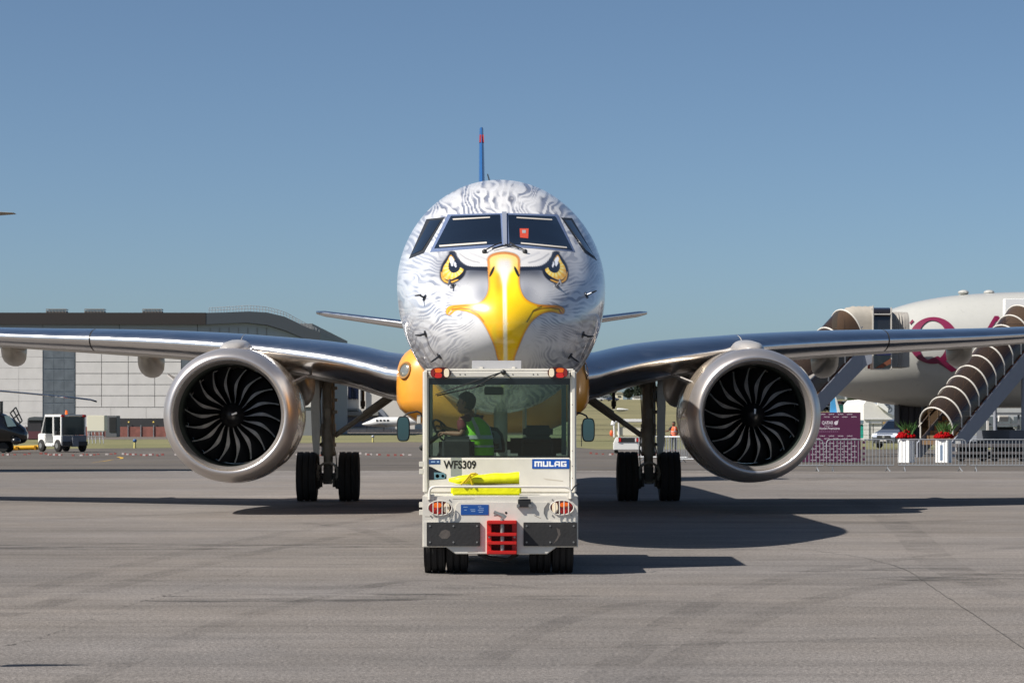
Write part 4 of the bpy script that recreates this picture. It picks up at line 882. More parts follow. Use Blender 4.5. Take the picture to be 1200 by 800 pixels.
for x in (CX0 + .02, CX1 - .025): b = B(); b.box(x, x + .005, YC + .8, YF, 1.16, zt - .09); b.build('side_window', GL2, tug)
b = B(); b.pbox(658, 451, 663.5, 533, YC + .35, .02); b.build('door_edge', mat('pale_teal', (84, 104, 108), .4), tug)
oval_lamp(516.4, 436.9, 24, 13.4, YC - .02, 1, tug, False, 'roof_lamp'); oval_lamp(653.6, 436.7, 24, 13.4, YC - .02, -1, tug, False, 'roof_lamp')
b = B(); b.pbox(553, 422.3, 611, 432.4, YC + .25, .015); sp = b.build('roof_panel', mat('pale_grey_panel', (176, 176, 178), .4), tug, bevel=.004)
for x in (564, 602): b = B(); b.pbox(x - 2, 429.5, x + 2, 433, YC + .22, .03); b.build('hinge', WHITE, sp, bevel=.003)
for x in (539, 545, 625, 630, 601): c = wpx(x, 438.6, YC - .014); b = B(); b.cyl(c, c + Vector((0, .01, 0)), .007, n=8); b.build('rivet', DARK, fr)
for y in (474, 528, 546, 560): c = wpx(670.5, y, YC - .032); b = B(); b.cyl(c, c + Vector((0, .01, 0)), .005, n=8); b.build('rivet', DARK, fr)
b = B(); p = wpx(589.5, 435.5, YC - .05); b.cyl(p, wpx(510, 462.3, YC - .03), .008, .005, 6); b.cyl(wpx(586, 437, YC - .05), wpx(552, 456, YC - .03), .006, n=6); b.cyl(wpx(568, 451, YC - .025), wpx(512, 463.5, YC - .022), .007, n=6)
wp = b.build('rear_wiper', DARK, tug); b = B(); b.ball(tuple(wpx(590, 436, YC - .03)), .03, 10, 6); b.pbox(569, 441, 594, 450.5, YC + .02, .05); b.tube([wpx(590, 436, YC - .03), wpx(594, 439, YC - .03), wpx(600, 444, YC - .02)], .005, 6); b.build('wiper_motor', DARK, wp, bevel=.004)
b = B(); b.pbox(567.5, 453, 590, 462.5, YC + .9, .02); im = b.build('interior_mirror', DARK, tug, bevel=.012)
# lettering and stickers on the rear wall
BLK = mat('lettering_black', (14, 14, 16), .5); LB = mat('logo_blue', (18, 82, 172), .35)
yw = YC - .0215
a, c = wpx(519.8, 549.2, YC), wpx(558, 539.3, YC); text_part('fleet_number', 'WFS309', a.x, c.x, a.z, c.z, yw - .0012, BLK, tug, .028)
b = B(); b.pbox(623.6, 537.6, 667.4, 549, YC - .024, .004); lp = b.build('maker_plate', LB, tug, bevel=.002)
LW = mat('logo_white', (240, 240, 240), .4)
b = B(); gl = {'M': ["11111", "11011", "10101", "10101", "10101"], 'U': ["1001", "1001", "1001", "1001", "1111"], 'L': ["100", "100", "100", "100", "111"], 'A': ["0111", "1001", "1111", "1001", "1001"], 'G': ["1111", "1000", "1011", "1001", "1111"]}
glp = {'M': [(0, 0, 1.6, 5), (1.6, 0, 7, 1.3), (3.0, 0, 4.3, 5), (5.6, 0, 7, 5)], 'U': [(0, 0, 1.5, 5), (3.7, 0, 5.2, 5), (0, 3.7, 5.2, 5)], 'L': [(0, 0, 1.5, 5), (0, 3.7, 4.2, 5)], 'A': [(0, 1, 1.5, 5), (3.7, 0, 5.2, 5), (.8, 0, 5.2, 1.3), (0, 2.5, 5.2, 3.6)], 'G': [(0, 0, 1.5, 5), (0, 0, 5, 1.3), (0, 3.7, 5.2, 5), (3.8, 2.2, 5.2, 5), (2.6, 2.2, 5.2, 3.2)]}
x = 626.3
for ch, w in (('M', 7), ('U', 5.2), ('L', 4.2), ('A', 5.2), ('G', 5.2)):
    b = B()
    for i, (x0, y0, x1, y1) in enumerate(glp[ch]):
        k = 1.28; b.pbox(x + x0 * k, 540.2 + y0 * 1.28, x + x1 * k, 540.2 + y1 * 1.28, YC - .0255 - .00002 * i, .0015)
    b.build('logo_letter', LW, lp, smooth=0); x += (w + .95) * 1.22
b = B(); b.pbox(528.3, 536, 541, 558, YC - .0215, .0015); b.build('grey_sticker', mat('grey_green', (140, 146, 138), .5), tug)
b = B(); b.pbox(502.6, 538.2, 516, 543.8, YC - .022, .0015); bs_ = b.build('blue_sticker', mat('sticker_blue', (30, 66, 120), .4), tug)
b = B(); b.pbox(505, 540.2, 510, 541.6, YC - .0232, .001); b.pbox(512, 540, 514.5, 541.8, YC - .0232, .001); b.build('sticker_print', PT, bs_, smooth=0)
b = B(); b.pprism([(502.6, 546), (506, 547), (512, 550.5), (519, 553.5), (523, 555.5), (523, 560.8), (502.6, 562.3)], YC - .022, .0015); ps = b.build('car_picture_sticker', mat('picture_black', (22, 24, 30), .4), tug)
b = B(); b.pprism([(508.5, 553.2), (520, 553.6), (522.5, 556.5), (521, 560.5), (509, 561.5)], YC - .0232, .001); b.build('sticker_print', mat('picture_teal', (96, 134, 146), .4), ps, smooth=0)
for x, r_, m in ((512.6, 2.2, mat('picture_orange', (206, 84, 30), .4)), (519, 1.7, mat('picture_pale', (190, 205, 215), .4))):
    b = B(); c = wpx(x, 557.4, YC); b.rev([(.001, 0), (r_ / 104.7, 0)], (c.x, YC - .0245, c.z), 'y', 16); b.build('sticker_print', m, ps, smooth=0)
b = B(); b.pprism([(636, 560), (660, 563), (660, 564), (640, 562)], YC - .0212, .0008); b.build('scuff_mark', mat('scuff', (190, 182, 168), .6), tug, smooth=0)
# hinges on the left flank
for y in (540.5, 549, 588, 597): b = B(); p = wpx(493.2, y, YB + .6); b.box(p.x - .02, p.x + .03, YB + .6, YB + .64, p.z - .06, p.z); b.build('door_hinge', WHITE, tug, bevel=.004)
b = B(); b.tube([wpx(670, 574.5, YB + .05), wpx(673, 570, YB + .08), wpx(678, 566.5, YB + .3)], .008, 6); b.build('cable', BLACK, tug)
# mirrors
def side_mirror(px0, py0, px1, py1, arm, Y, tint):
    pts = []; cx, cy, w, h = (px0 + px1) / 2, (py0 + py1) / 2, (px1 - px0) / 2, (py1 - py0) / 2
    el = lambda k: [(cx + w * k * math.copysign(abs(math.cos(t)) ** .5, math.cos(t)), cy + h * (1 - (1 - k) * w / h) * math.copysign(abs(math.sin(t)) ** .6, math.sin(t))) for t in [2 * math.pi * i / 28 for i in range(28)]]
    b = B(); b.pprism(el(1), Y, .07); m_ = b.build('side_mirror', DARK, tug, bevel=.012); b = B(); b.pprism(el(.84), Y - .006, .005); b.build('mirror_glass', mat('mirror_surface', (112, 146, 156), .05, 1), m_, smooth=0)
    b = B(); b.tube([wpx(x, y, Y + .04) for x, y in arm], .010, 8); b.build('mirror_arm', DARK, m_); return m_
side_mirror(464.8, 487.5, 480.2, 517, [(495, 489), (493, 484), (489, 482), (478, 484), (473, 488)], YC + .35, 0)
side_mirror(682, 489.5, 697.2, 517.5, [(676, 483.5), (682, 484.5), (687, 487), (689, 491)], YC + .35, 0)
b = B(); b.pbox(488.6, 486, 493, 496, YC + .4, .05); b.build('mirror_bracket', WHITE, tug, bevel=.004)
# wheels
for sx, k in ((-1, 1), (1, -1)):
    for dy, lbl in ((0, 0), (2.15, 1)):
        x = wpx(510 if sx < 0 else 659, 0, 26.35).x
        if dy: x -= sx * -.0; x = x
        for off in (0, .0 if dy else .245):
            if off or True:
                xx = x - sx * off
                if off == 0 and False: continue
                wheel_y = 26.35 + dy
                b = B(); b.rev(tyre_prof(.36, .235, .2), (xx, wheel_y, .36), 'x', 44); t_ = b.build('wheel', TYRE, tug, smooth=40)
                b = B(); b.rev([(.205, .08), (.17, .1), (.15, .05), (.06, .06), (.05, .1), (.001, .1)], (xx, wheel_y, .36), 'x', 24); b.rev([(.205, -.08), (.17, -.1), (.15, -.05), (.06, -.06), (.05, -.1), (.001, -.1)], (xx, wheel_y, .36), 'x', 24); b.build('rim', mat('white_rim', (200, 198, 190), .5, var=.2), t_)
            if dy: break
# interior
INT = mat('cab_interior', (30, 33, 36), .6, var=.2, ns=4); IG = mat('console_grey', (112, 128, 134), .45)
b = B(); b.box(CX0 + .06, CX1 - .06, YC + .06, YF, .95, 1.0); b.build('cab_floor', INT, tug)
b = B(); q = [(566, 503), (574, 499.5), (583, 501), (589, 508), (591.5, 520), (592, 530), (566, 530)]; b.pprism(q, YC + 1.15, .12); cs = b.build('console', DARK, tug, bevel=.01)
b = B(); b.pprism([(567, 507), (574, 503.5), (582, 505), (586.5, 511), (588.5, 527), (567, 527)], YC + 1.14, .01); ct = b.build('console_face', IG, cs, bevel=.003)
for x0, y0, x1, y1 in ((568, 507, 578.5, 512.5), (568, 519.5, 584.5, 525)): b = B(); b.pbox(x0, y0, x1, y1, YC + 1.13, .01); b.build('display', mat('display_dark', (22, 24, 30), .2), ct)
def seat(x0, x1, yt, Y, name='seat'):
    b = B(); a, c = wpx(x0, 0, Y).x, wpx(x1, 0, Y).x; z1 = bz(yt, Y); b.box(a, c, Y, Y + .14, 1.02, z1); b.box(a, c, Y + .14, Y + .55, 1.08, 1.22); return b.build(name, INT, tug, bevel=.06, seg=3)
seat(514, 556, 511, YC + .45); seat(607, 652, 512, YC + .5)
b = B(); b.pbox(613, 498, 648, 513, YC + .95, .1); b.build('headrest', INT, tug, bevel=.04, seg=3)
b = B(); b.pbox(594, 513, 664, 531, YC + 1.3, .2); b.build('dashboard', INT, tug, bevel=.04)
b = B(); sc_ = wpx(519, 506, YC + 1.0); nrm = Vector((.75, -.35, .55)).normalized(); u_ = nrm.orthogonal().normalized(); v_ = nrm.cross(u_)
b.tube([sc_ + u_ * .17 * math.cos(t) + v_ * .17 * math.sin(t) for t in [2 * math.pi * k / 28 for k in range(28)]], .013, 8, closed=True)
for a_ in (0, 2.1, 4.2): b.cyl(sc_, sc_ + u_ * .17 * math.cos(a_) + v_ * .17 * math.sin(a_), .012, n=6)
b.ball(tuple(sc_), .035, 10, 6); b.cyl(sc_, sc_ - nrm * .35, .03, n=10); b.build('steering_wheel', DARK, tug)
# towbar from the tug to the nose gear
tb = thing('towbar', 'long towbar joining the tug to the nose wheel of the eagle jet', 'towbar', (-.14, 30.5, 0)); b = B()
b.cyl((-.14, 29.4, .5), (-.165, 34.0, .33), .055, n=12); b.build('tube', YEL, tb); b = B(); b.box(-.42, .09, 33.95, 34.1, .27, .37); b.build('towbar_head', STEEL, tb, bevel=.01)
b = B(); b.rev([(.03, -.02), (.06, -.02), (.06, .02), (.03, .02)], (-.14, 29.42, .5), 'z', 16, closed=True); b.build('tow_eye', STEEL, tb)
# yellow wheel chock bag on the rear deck
yb = thing('equipment_bag', 'bright yellow bag with strap handles lying on the rear deck of the tug', 'bag', wpx(567, 579, YB + .25))
b = B(); rings = []
for i in range(25):
    t = i / 24; x = 526 + (608.5 - 526) * t; top = 557.8 - 4.8 * min(1, t * 1.05) + .5 * math.sin(t * 17); bot = 566.5 + 1.1 * math.sin(t * 3); k = min(1, .45 + t * 4) if t < .15 else 1
    cy = (top + bot) / 2; hh = (bot - top) / 2 * k; p = wpx(x, cy, YB + .22)
    rings.append([(p.x, p.y + (.16 * k) * math.copysign(abs(math.cos(a)) ** .5, math.cos(a)), p.z + hh / 107 * math.copysign(abs(math.sin(a)) ** .5, math.sin(a))) for a in [2 * math.pi * q / 20 for q in range(20)]])
b.loft(rings); b.build('upper_fold', YEL, yb, smooth=60)
b = B(); b.pprism([(528.3, 569), (560, 568.5), (600, 568.8), (611, 569), (611, 580.3), (528.3, 580.3)], YB + .06, .3); b.build('lower_fold', YEL, yb, bevel=.02)
b = B(); 
for i in range(34): x = 556 + i * 1.55; b.tube([wpx(x, 566.9, YB + .055), wpx(x + .5, 565.4, YB + .05), wpx(x + 1.0, 567.1, YB + .055)], .005, 5)
b.build('lacing', mat('olive_lace', (96, 92, 10), .7), yb, kind='stuff')
YH = mat('strap_yellow', (205, 178, 14), .6)
for pts in ([(540, 567.5), (545, 563), (549.5, 557.5), (552, 555), (557, 554.6), (560, 555), (555, 557), (550, 560), (545, 566)], [(553.5, 568), (552, 562), (551, 556.5)]):
    b = B(); b.tube([wpx(x, y, YB + .04) for x, y in pts], .010, 6); b.build('strap', YH, yb)
# driver
dr = thing('person', 'driver in maroon shirt and lime safety vest seated at the wheel inside the tug cab', 'person', wpx(556, 545, YC + .8))
f = Vector((-.80, .60, 0)); lf = Vector((-.60, -.80, 0)); Y0 = YC + .78
nk = wpx(551, 486.5, Y0); hipp = wpx(561, 533, Y0 - .02)
hd = wpx(546.5, 471.8, Y0)
Jd = dict(hip=hipp, belly=hipp.lerp(nk, .33) + f * -.03, chest=hipp.lerp(nk, .72) + f * -.02, neck=nk, head=hd,
          sh=(nk + lf * .17 - Vector((0, 0, .06)), nk - lf * .17 - Vector((0, 0, .06))), el=(wpx(543, 509, Y0 - .22), wpx(545, 509, Y0 + .22)), wr=(wpx(526, 507.5, Y0 - .08), wpx(523, 502, Y0 + .2)),
          hp=(hipp + lf * .1 + f * .05, hipp - lf * .1 + f * .05), kn=(hipp + lf * .12 + f * .42 + Vector((0, 0, .03)), hipp - lf * .12 + f * .42 + Vector((0, 0, .03))),
          an=(hipp + lf * .12 + f * .50 - Vector((0, 0, .16)), hipp - lf * .12 + f * .50 - Vector((0, 0, .16))), look=(-1, .25, 0))
MAR = mat('maroon_shirt', (82, 8, 20), .8, var=.15, ns=12); LIME = mat('lime_vest', (128, 205, 40), .6, var=.12, ns=9, bump=.5, bs=9); JEAN = mat('dark_trousers', (30, 34, 48), .85, var=.15)
figure(dr, Jd, f, (SKIN, MAR, JEAN, HAIR), LIME)
b = B(); c = Vector(hd); b.tube([c + Vector((-.04, -.07, -.02)) , c + Vector((-.02, -.06, .07)), c + Vector((0, -.01, .135)), c + Vector((.02, .05, .07))], .006, 6); b.build('headset_band', DARK, dr)
# ================================================================== background ground
def poly_sheet(name, pts, z, m):
    b = B(); b.add([(x, y, z) for x, y in pts], [tuple(range(len(pts)))]); return b.build(name, m, smooth=0, kind='structure')
def grass_mat(name, c1, c2):
    m = bpy.data.materials.new(name); m.use_nodes = True; n = m.node_tree; b = n.nodes['Principled BSDF']; L = n.links.new; b.inputs['Roughness'].default_value = .95
    tc = n.nodes.new('ShaderNodeTexCoord'); mp = n.nodes.new('ShaderNodeMapping'); mp.inputs['Scale'].default_value = (.25, 1.2, 1)
    a = n.nodes.new('ShaderNodeTexNoise'); a.inputs['Scale'].default_value = .12; a.inputs['Detail'].default_value = 9; a.inputs['Roughness'].default_value = .75
    r = n.nodes.new('ShaderNodeValToRGB'); r.color_ramp.elements[0].position = .36; r.color_ramp.elements[0].color = (*lin(c1), 1); r.color_ramp.elements[1].position = .64; r.color_ramp.elements[1].color = (*lin(c2), 1)
    L(tc.outputs['Object'], mp.inputs[0]); L(mp.outputs[0], a.inputs['Vector']); L(a.outputs[0], r.inputs[0]); L(r.outputs[0], b.inputs['Base Color'])
    return m
GRS = grass_mat('dry_grass', (84, 86, 50), (128, 122, 82))
def px2(x, y): Y = gY(y); return ((x - 600) / F * Y, Y)
near = [px2(-400, 527), px2(0, 526), px2(240, 524), px2(350, 518.7), px2(480, 517.5), px2(640, 521), px2(700, 526), px2(1000, 526), px2(1600, 527)]
far = [px2(1600, 512), px2(700, 512), px2(480, 508), px2(350, 508), px2(240, 514.5), px2(-400, 515)]
poly_sheet('grass_verge', near + far, -.010, GRS)
xs_ = np.concatenate([np.linspace(-14, 40, 28), np.linspace(50, 700, 40)]); ys_ = np.linspace(235, 1400, 90)
hz = lambda X, Y: float(sm(-12, 6, X) * interp([230, 260, 350, 450, 650, 850, 1400], [-.3, .02, .5, 1.64, 5.35, 10.1, 11.5], Y))
b = B(); ht = lambda X, Y: hz(X, Y)
b.add([(X, Y, ht(X, Y) - .012) for Y in ys_ for X in xs_], [(j * len(xs_) + i, j * len(xs_) + i + 1, (j + 1) * len(xs_) + i + 1, (j + 1) * len(xs_) + i) for j in range(len(ys_) - 1) for i in range(len(xs_) - 1)])
b.build('grass_hill', grass_mat('hill_grass', (86, 84, 52), (130, 122, 86)), kind='structure')
# yellow taxi mark
YP = mat('yellow_line_paint', (190, 150, 50), .8, var=.3)
pts = [px2(x, y) for x, y in ((108, 541.5), (120, 540), (132, 538), (142, 537), (143, 535.8), (138, 534.8))]
b = B(); b.add([p for q in pts for p in ((q[0], q[1] - .5, -.011), (q[0], q[1] + .5, -.011))], [(2 * i, 2 * i + 2, 2 * i + 3, 2 * i + 1) for i in range(len(pts) - 1)]); b.build('painted_line', YP, smooth=0, kind='structure')
sheet('dark_joint', -60, 2, 95.5, 96.2, -.012, mat('tar_joint', (66, 62, 60), .9)); sheet('dark_joint', -60, 12, 113, 114, -.012, MATS['tar_joint'])
# ================================================================== hangar
HY = 328.0
hg = thing('hangar', 'large white panelled hangar with dark roof edge and curved end, far left', 'hangar', (wpx(150, 500, HY).x, HY, 0))
HW = mat('hangar_white', (208, 206, 202), .6, var=.1, ns=.6); HJ = mat('hangar_joint', (120, 122, 124), .6); HG = mat('hangar_glass', (100, 108, 114), .35, var=.3, ns=.8); HB = mat('hangar_blue_grey', (150, 164, 174), .5, var=.08, ns=.3)
b = B(); z0, z1 = 0, wpx(0, 379, HY).z; xa, xb = wpx(-90, 0, HY).x, wpx(366, 0, HY).x; b.box(xa, xb, HY, HY + 70, -.5, z1); b.build('wall', HJ, hg, smooth=0)
b = B(); b.pbox(-95, 366.2, 241, 380, HY - 1.5, 72); b.build('roof_edge', mat('roof_brown', (40, 35, 33), .6), hg, smooth=0)
top = [(241, 366.5), (262, 366), (292, 364.8), (313, 366), (334, 371), (355, 381.5), (375.3, 389.5)]; bot = [(375.3, 400), (355, 396), (334, 387), (313, 380.6), (288, 377.8), (262, 379), (241, 380)]
b = B(); b.pprism(top + bot, HY - 1.45, 71.9); b.build('curved_roof_edge', mat('roof_slate', (58, 65, 72), .5), hg, smooth=0)
b = B()
for i in range(38):
    x = 245 + (374 - 245) * i / 37; y = float(np.interp(x, [p[0] for p in top], [p[1] for p in top])); dy = float(np.interp(x, [245, 292, 324, 355, 374], [5.8, 7, 6, 4.3, 3])); p = wpx(x, y, HY - 1.2); q = wpx(x, y - dy, HY - 1.2); b.cyl(p, q, .035, n=4)
for k in (1, .5): b.tube([wpx(x, float(np.interp(x, [p[0] for p in top], [p[1] for p in top])) - k * float(np.interp(x, [245, 292, 324, 355, 374], [5.8, 7, 6, 4.3, 3])), HY - 1.2) for x in range(245, 375, 6)], .035, 4)
b.build('roof_railing', GALV, hg, kind='stuff')
b = B(); b.pprism([(236, 380), (288, 378.5), (313, 381.5), (334, 388), (355, 397), (365.8, 400), (365.8, 420), (236, 420)], HY - .25, .3); b.build('end_wall', HB, hg, smooth=0)
for i in range(11): x = 246 + i * 11; b = B(); b.pbox(x, 384 if x < 320 else 396, x + .5, 419, HY - .33, .08); b.build('wall_seam', HJ, hg, smooth=0)
for x0, x1 in ((-90, 49.5), (50.3, 139.5), (140.3, 231), (231.8, 236)): b = B(); b.pbox(x0, 380.2, x1, 392, HY - .2, .25); b.build('clerestory_panel', HB, hg, smooth=0)
rows = [392.6, 411, 424, 437.5, 450.5, 463.5, 477]; cols = [88.5, 119, 150.3, 181.3, 212.3]
for j in range(6):
    for i in range(4): b = B(); b.pbox(cols[i] + .35, rows[j] + .35, cols[i + 1] - .35, rows[j + 1] - .35, HY - .2, .25); b.build('wall_panel', HW, hg, smooth=0)
rw = [392.6, 405, 418, 431, 444, 457, 470, 483, 496, 508]
for j in range(9):
    for i in range(5): x = -90 + i * 28; b = B(); b.pbox(x + .12, rw[j] + .12, min(x + 27.9, 49.8), rw[j + 1] - .12, HY - .2, .25); b.build('wall_panel', HW, hg, smooth=0)
for i in range(5):
    x = 236.5 + i * 26
    for j in range(6): b = B(); b.pbox(x, rows[j] + 28 if j == 0 else rows[j] + .3, x + 25.4, rows[j + 1] - .3, HY - .2, .25); (b.build('wall_panel', HW, hg, smooth=0) if rows[j + 1] > 421 else None)
for i in range(3): b = B(); b.pbox(88.8 + i * 41.3, 477.4, 88.8 + (i + 1) * 41.3 - .3, 490, HY - .2, .25); b.build('wall_panel', HW, hg, smooth=0)
b = B(); b.pbox(88.8, 490, 122, 508, HY - .2, .25); b.build('wall_panel', HW, hg, smooth=0)
for x0, x1 in ((51, 87), (213, 235.5)):
    b = B(); b.pbox(x0 - .8, 392.5, x1 + 1, 500, HY - .12, .15); st = b.build('glazed_strip', mat('mullion_grey', (118, 128, 134), .5), hg, smooth=0)
    for j in range(8):
        for k in range(3):
            w3 = (x1 - x0) / 3; b = B(); b.pbox(x0 + k * w3 + .25, 393.5 + j * 13.2, x0 + (k + 1) * w3 - .1, 393.5 + (j + 1) * 13.2 - 1.1, HY - .16, .05); b.build('window_pane', HG, st, smooth=0)
b = B(); b.pbox(124, 490.5, 213, 506, HY - .22, .3); rc = b.build('loading_recess', mat('recess_dark', (52, 52, 54), .7, var=.3, ns=.3), hg, smooth=0)
for x in (151, 180): b = B(); b.ball(tuple(wpx(x, 494.5, HY - .5)), .12, 8, 6); b.build('wall_lamp', mat('lamp_yellow', (230, 200, 90), .4), hg)
for x0, x1 in ((54, 77), (99, 121.5), (167, 189)):
    b = B(); b.pbox(x0, 361.8, x1, 362.6, HY + 2, 2); b.pbox(x0, 364, x1, 366.5, HY + 2.1, 1.8)
    for k in range(7): x = x0 + (x1 - x0) * k / 6; b.pbox(x - .2, 362, x + .2, 366.5, HY + 1.95, .1)
    b.build('roof_vent', mat('vent_grey', (140, 136, 130), .6), hg, smooth=0)
# crowd fence in front of the hangar
fn = thing('mesh_fence', 'long reddish mesh fence standing before the hangar base', 'fence', (wpx(120, 500, 290).x, 290, 0)); FM = mat('fence_red', (138, 88, 78), .8, var=.45, ns=1.5); 
for i in range(20):
    x = -30 + i * 15; b = B(); b.pbox(x, 499.8, x + 14.4, 511.6, 290, .03); b.build('fence_panel', FM, fn, smooth=0); b = B(); b.pbox(x - .4, 498, x + .3, 512, 289.9, .08); b.build('fence_post', GALV, fn, smooth=0)
# ================================================================== buildings of the middle gap
BY = 470.0
b1 = thing('office_block', 'dark blue glass office block with a white column, behind the left engine', 'building', (wpx(340, 500, BY).x, BY, 0))
b = B(); b.pbox(300, 432, 376, 507, BY, 30); b.build('wall', mat('dark_blue_wall', (58, 68, 84), .4, var=.2, ns=.2), b1, smooth=0); b = B(); b.pbox(362.5, 434, 367.5, 494, BY - .5, .5); b.build('column', HW, b1, smooth=0)
for j in range(5):
    for i in range(4): b = B(); b.pbox(338 + i * 6, 440 + j * 12, 343 + i * 6, 449 + j * 12, BY - .2, .2); b.build('window', HG, b1, smooth=0)
BY2 = 480.0; b2 = thing('terminal_building', 'beige terminal building with navy window band, seen beyond the left landing gear', 'building', (wpx(430, 500, BY2).x, BY2, 0)); BG = mat('beige_wall', (206, 202, 194), .7, var=.08, ns=.1)
b = B(); b.pbox(391, 440, 486, 506, BY2, 40); b.build('wall', BG, b2, smooth=0)
for i in range(4): b = B(); b.pbox(392.5 + i * 7, 452.5, 399 + i * 7, 467.5, BY2 - .3, .3); b.build('window', mat('navy_window', (22, 28, 48), .2, coat=.5), b2, smooth=0)
b = B(); b.pbox(391, 482, 443, 486.5, BY2 - 3, 3); b.pbox(403, 478.5, 419, 481, BY2 - 2, 2); b.build('canopy', mat('ledge_grey', (128, 128, 122), .7), b2, smooth=0)
b = B(); b.pbox(400, 488, 443, 500, BY2 - .4, .4); b.build('shutter', mat('shutter_grey', (116, 120, 134), .6), b2, smooth=0); b = B(); b.pprism([(443, 499), (443, 480), (447, 478), (455, 490), (456, 499)], BY2 - .6, .5); b.build('porch', mat('porch_grey', (130, 136, 146), .6), b2, smooth=0)
for x in (420.5, 407): b = B(); b.pbox(x, 448, x + (1.6 if x > 410 else .6), 484, BY2 - 1, .4); b.build('mast', HW, b2, smooth=0)
bf2 = thing('road_barrier', 'low dark roadside barrier running behind the grass under the left wing', 'barrier', (wpx(400, 500, 420).x, 420, 0)); b = B()
for i in range(16): b.pbox(340 + i * 10, 502.5, 349.4 + i * 10, 506.5, 420, .4)
b.build('barrier_rail', mat('barrier_dark', (72, 74, 80), .7, var=.3, ns=.4), bf2, smooth=0)
# business jet
bj = thing('business_jet', 'small white business jet parked in front of the beige terminal', 'airplane', (wpx(460, 506, 440).x, 440, 0)); Yj = 440; JW = mat('aircraft_white', (216, 216, 214), .35, coat=.4)
b = B(); rg = []
for x, y0, y1 in ((424, 496.5, 497.5), (428, 494.6, 498.4), (433, 492.6, 499), (438, 490, 499.4), (444, 488.5, 499.6), (470, 488.5, 499.5), (484, 489.5, 498), (500, 492, 495)):
    p, q = wpx(x, y0, Yj), wpx(x, y1, Yj); cz, hz_ = (p.z + q.z) / 2, (p.z - q.z) / 2; rg.append([(p.x, Yj + 1 + hz_ * math.cos(a), cz + hz_ * math.sin(a)) for a in [2 * math.pi * k / 16 for k in range(16)]])
b.loft(rg); b.build('fuselage', JW, bj)
for i in range(4): b = B(); b.pbox(440.5 + i * 4.2, 491.4, 443 + i * 4.2, 493.2, Yj + .1, .1); b.build('window', PANE, bj)
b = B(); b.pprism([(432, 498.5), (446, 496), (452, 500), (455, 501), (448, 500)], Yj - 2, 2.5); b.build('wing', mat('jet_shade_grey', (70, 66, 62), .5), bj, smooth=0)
for x in (430, 450): b = B(); b.pbox(x - .4, 499, x + .4, 504, Yj + .9, .1); b.pbox(x - 1.2, 503, x + 1.2, 506, Yj + .8, .3); b.build('landing_gear', BLACK, bj, smooth=0)
b = B(); b.pprism([(486, 490), (496, 474), (502, 474), (500, 492)], Yj + .9, .2); b.build('tail_fin', JW, bj, smooth=0)
# ================================================================== far-left airliner whose wing tip enters the frame
al = thing('parked_airliner', 'grey wing tip of a parked airliner entering at the upper left edge', 'airplane', (-40, 80, 0)); zt_ = wpx(0, 245, 80).z
b = B(); rg = []
for X, y0, c, z, t in ((-40, 70, 10, 6.4, 1.2), (-28, 76, 7, 7.9, .6), (-20.4, 79, 4.2, zt_ - .1, .14), (-18.2, 80.4, 2.2, zt_ - .03, .09), (-17.0, 81.4, .6, zt_ + .0, .03)):
    rg.append([(X, y0 + q * c, z + sg * t * th(max(q, 1e-4))) for q, sg in [(0, 1), (.05, 1), (.2, 1), (.4, 1), (.7, 1), (1, 1), (.7, -1), (.4, -1), (.2, -1), (.05, -1)]])
b.loft(rg); b.build('wing', mat('wing_tip_tan', (150, 138, 118), .5), al, smooth=50)
b = B(); b.rev([(.1, -15), (1.2, -13), (1.95, -9), (1.95, 14), (.6, 24)], (-40, 80, 6), 'y', 28); b.build('fuselage', JW, al)
for y in (-10, 6): b = B(); b.cyl((-40, 80 + y, 0.5), (-40, 80 + y, 4.5), .15, n=8); b.rev([(.1, -.4), (.5, -.4), (.5, .4), (.1, .4)], (-40, 80 + y, .5), 'x', 20); b.build('landing_gear', BLACK, al)
# ================================================================== helicopter
Yh = 134; hc = thing('helicopter', 'black helicopter with open cockpit door and drooping rotor, cut by the left edge', 'helicopter', (wpx(-20, 530, Yh).x, Yh, 0)); HK = mat('helicopter_black', (18, 19, 23), .25, coat=.8)
b = B(); rg = []
for x, y0, y1 in ((28, 506, 515), (25, 501, 518.5), (20, 497, 520), (12, 491, 520.5), (2, 485, 521), (-10, 481, 521), (-30, 479, 521), (-60, 482, 519), (-90, 488, 510), (-180, 492, 500)):
    p, q = wpx(x, y0, Yh), wpx(x, y1, Yh); cz, h = (p.z + q.z) / 2, (p.z - q.z) / 2; wd = min(h, .9)
    rg.append([(p.x, Yh + 1 + wd * math.cos(a), cz + h * math.sin(a)) for a in [2 * math.pi * k / 20 for k in range(20)]])
b.loft(rg); b.build('fuselage', HK, hc, smooth=60)
b = B(); b.ball(tuple(wpx(18.5, 516.5, Yh + .2)), (.28, .28, .22), 12, 8); b.build('sensor_turret', HK, hc)
b = B(); b.pprism([(5, 487), (11, 487), (19, 499), (9, 500)], Yh + .1, .05); b.build('cockpit_window', mat('heli_glass', (96, 118, 124), .1, coat=1), hc, smooth=0)
b = B()
for p, q in (((12, 484), (18.5, 477)), ((18.5, 477), (26, 493)), ((26, 493), (21, 497.5)), ((21, 497.5), (12, 484)), ((16, 490), (22, 485)), ((15.5, 480.5), (23.5, 495))): b.cyl(wpx(*p, Yh - .8), wpx(*q, Yh - .8), .04, n=6)
b.build('open_door_frame', HK, hc)
b = B(); b.cyl(wpx(1.5, 485, Yh + 1), wpx(1.5, 470, Yh + 1), .1, n=8); b.cyl(wpx(-20, 482, Yh + 1), wpx(-20, 456, Yh + 1), .16, n=10); b.build('rotor_mast', HK, hc)
b = B(); pts = [(-20, 456.5), (10, 458.8), (40, 461.5), (70, 464.5), (90, 466.2), (106, 468.2), (113.5, 470.5)]; rg = []
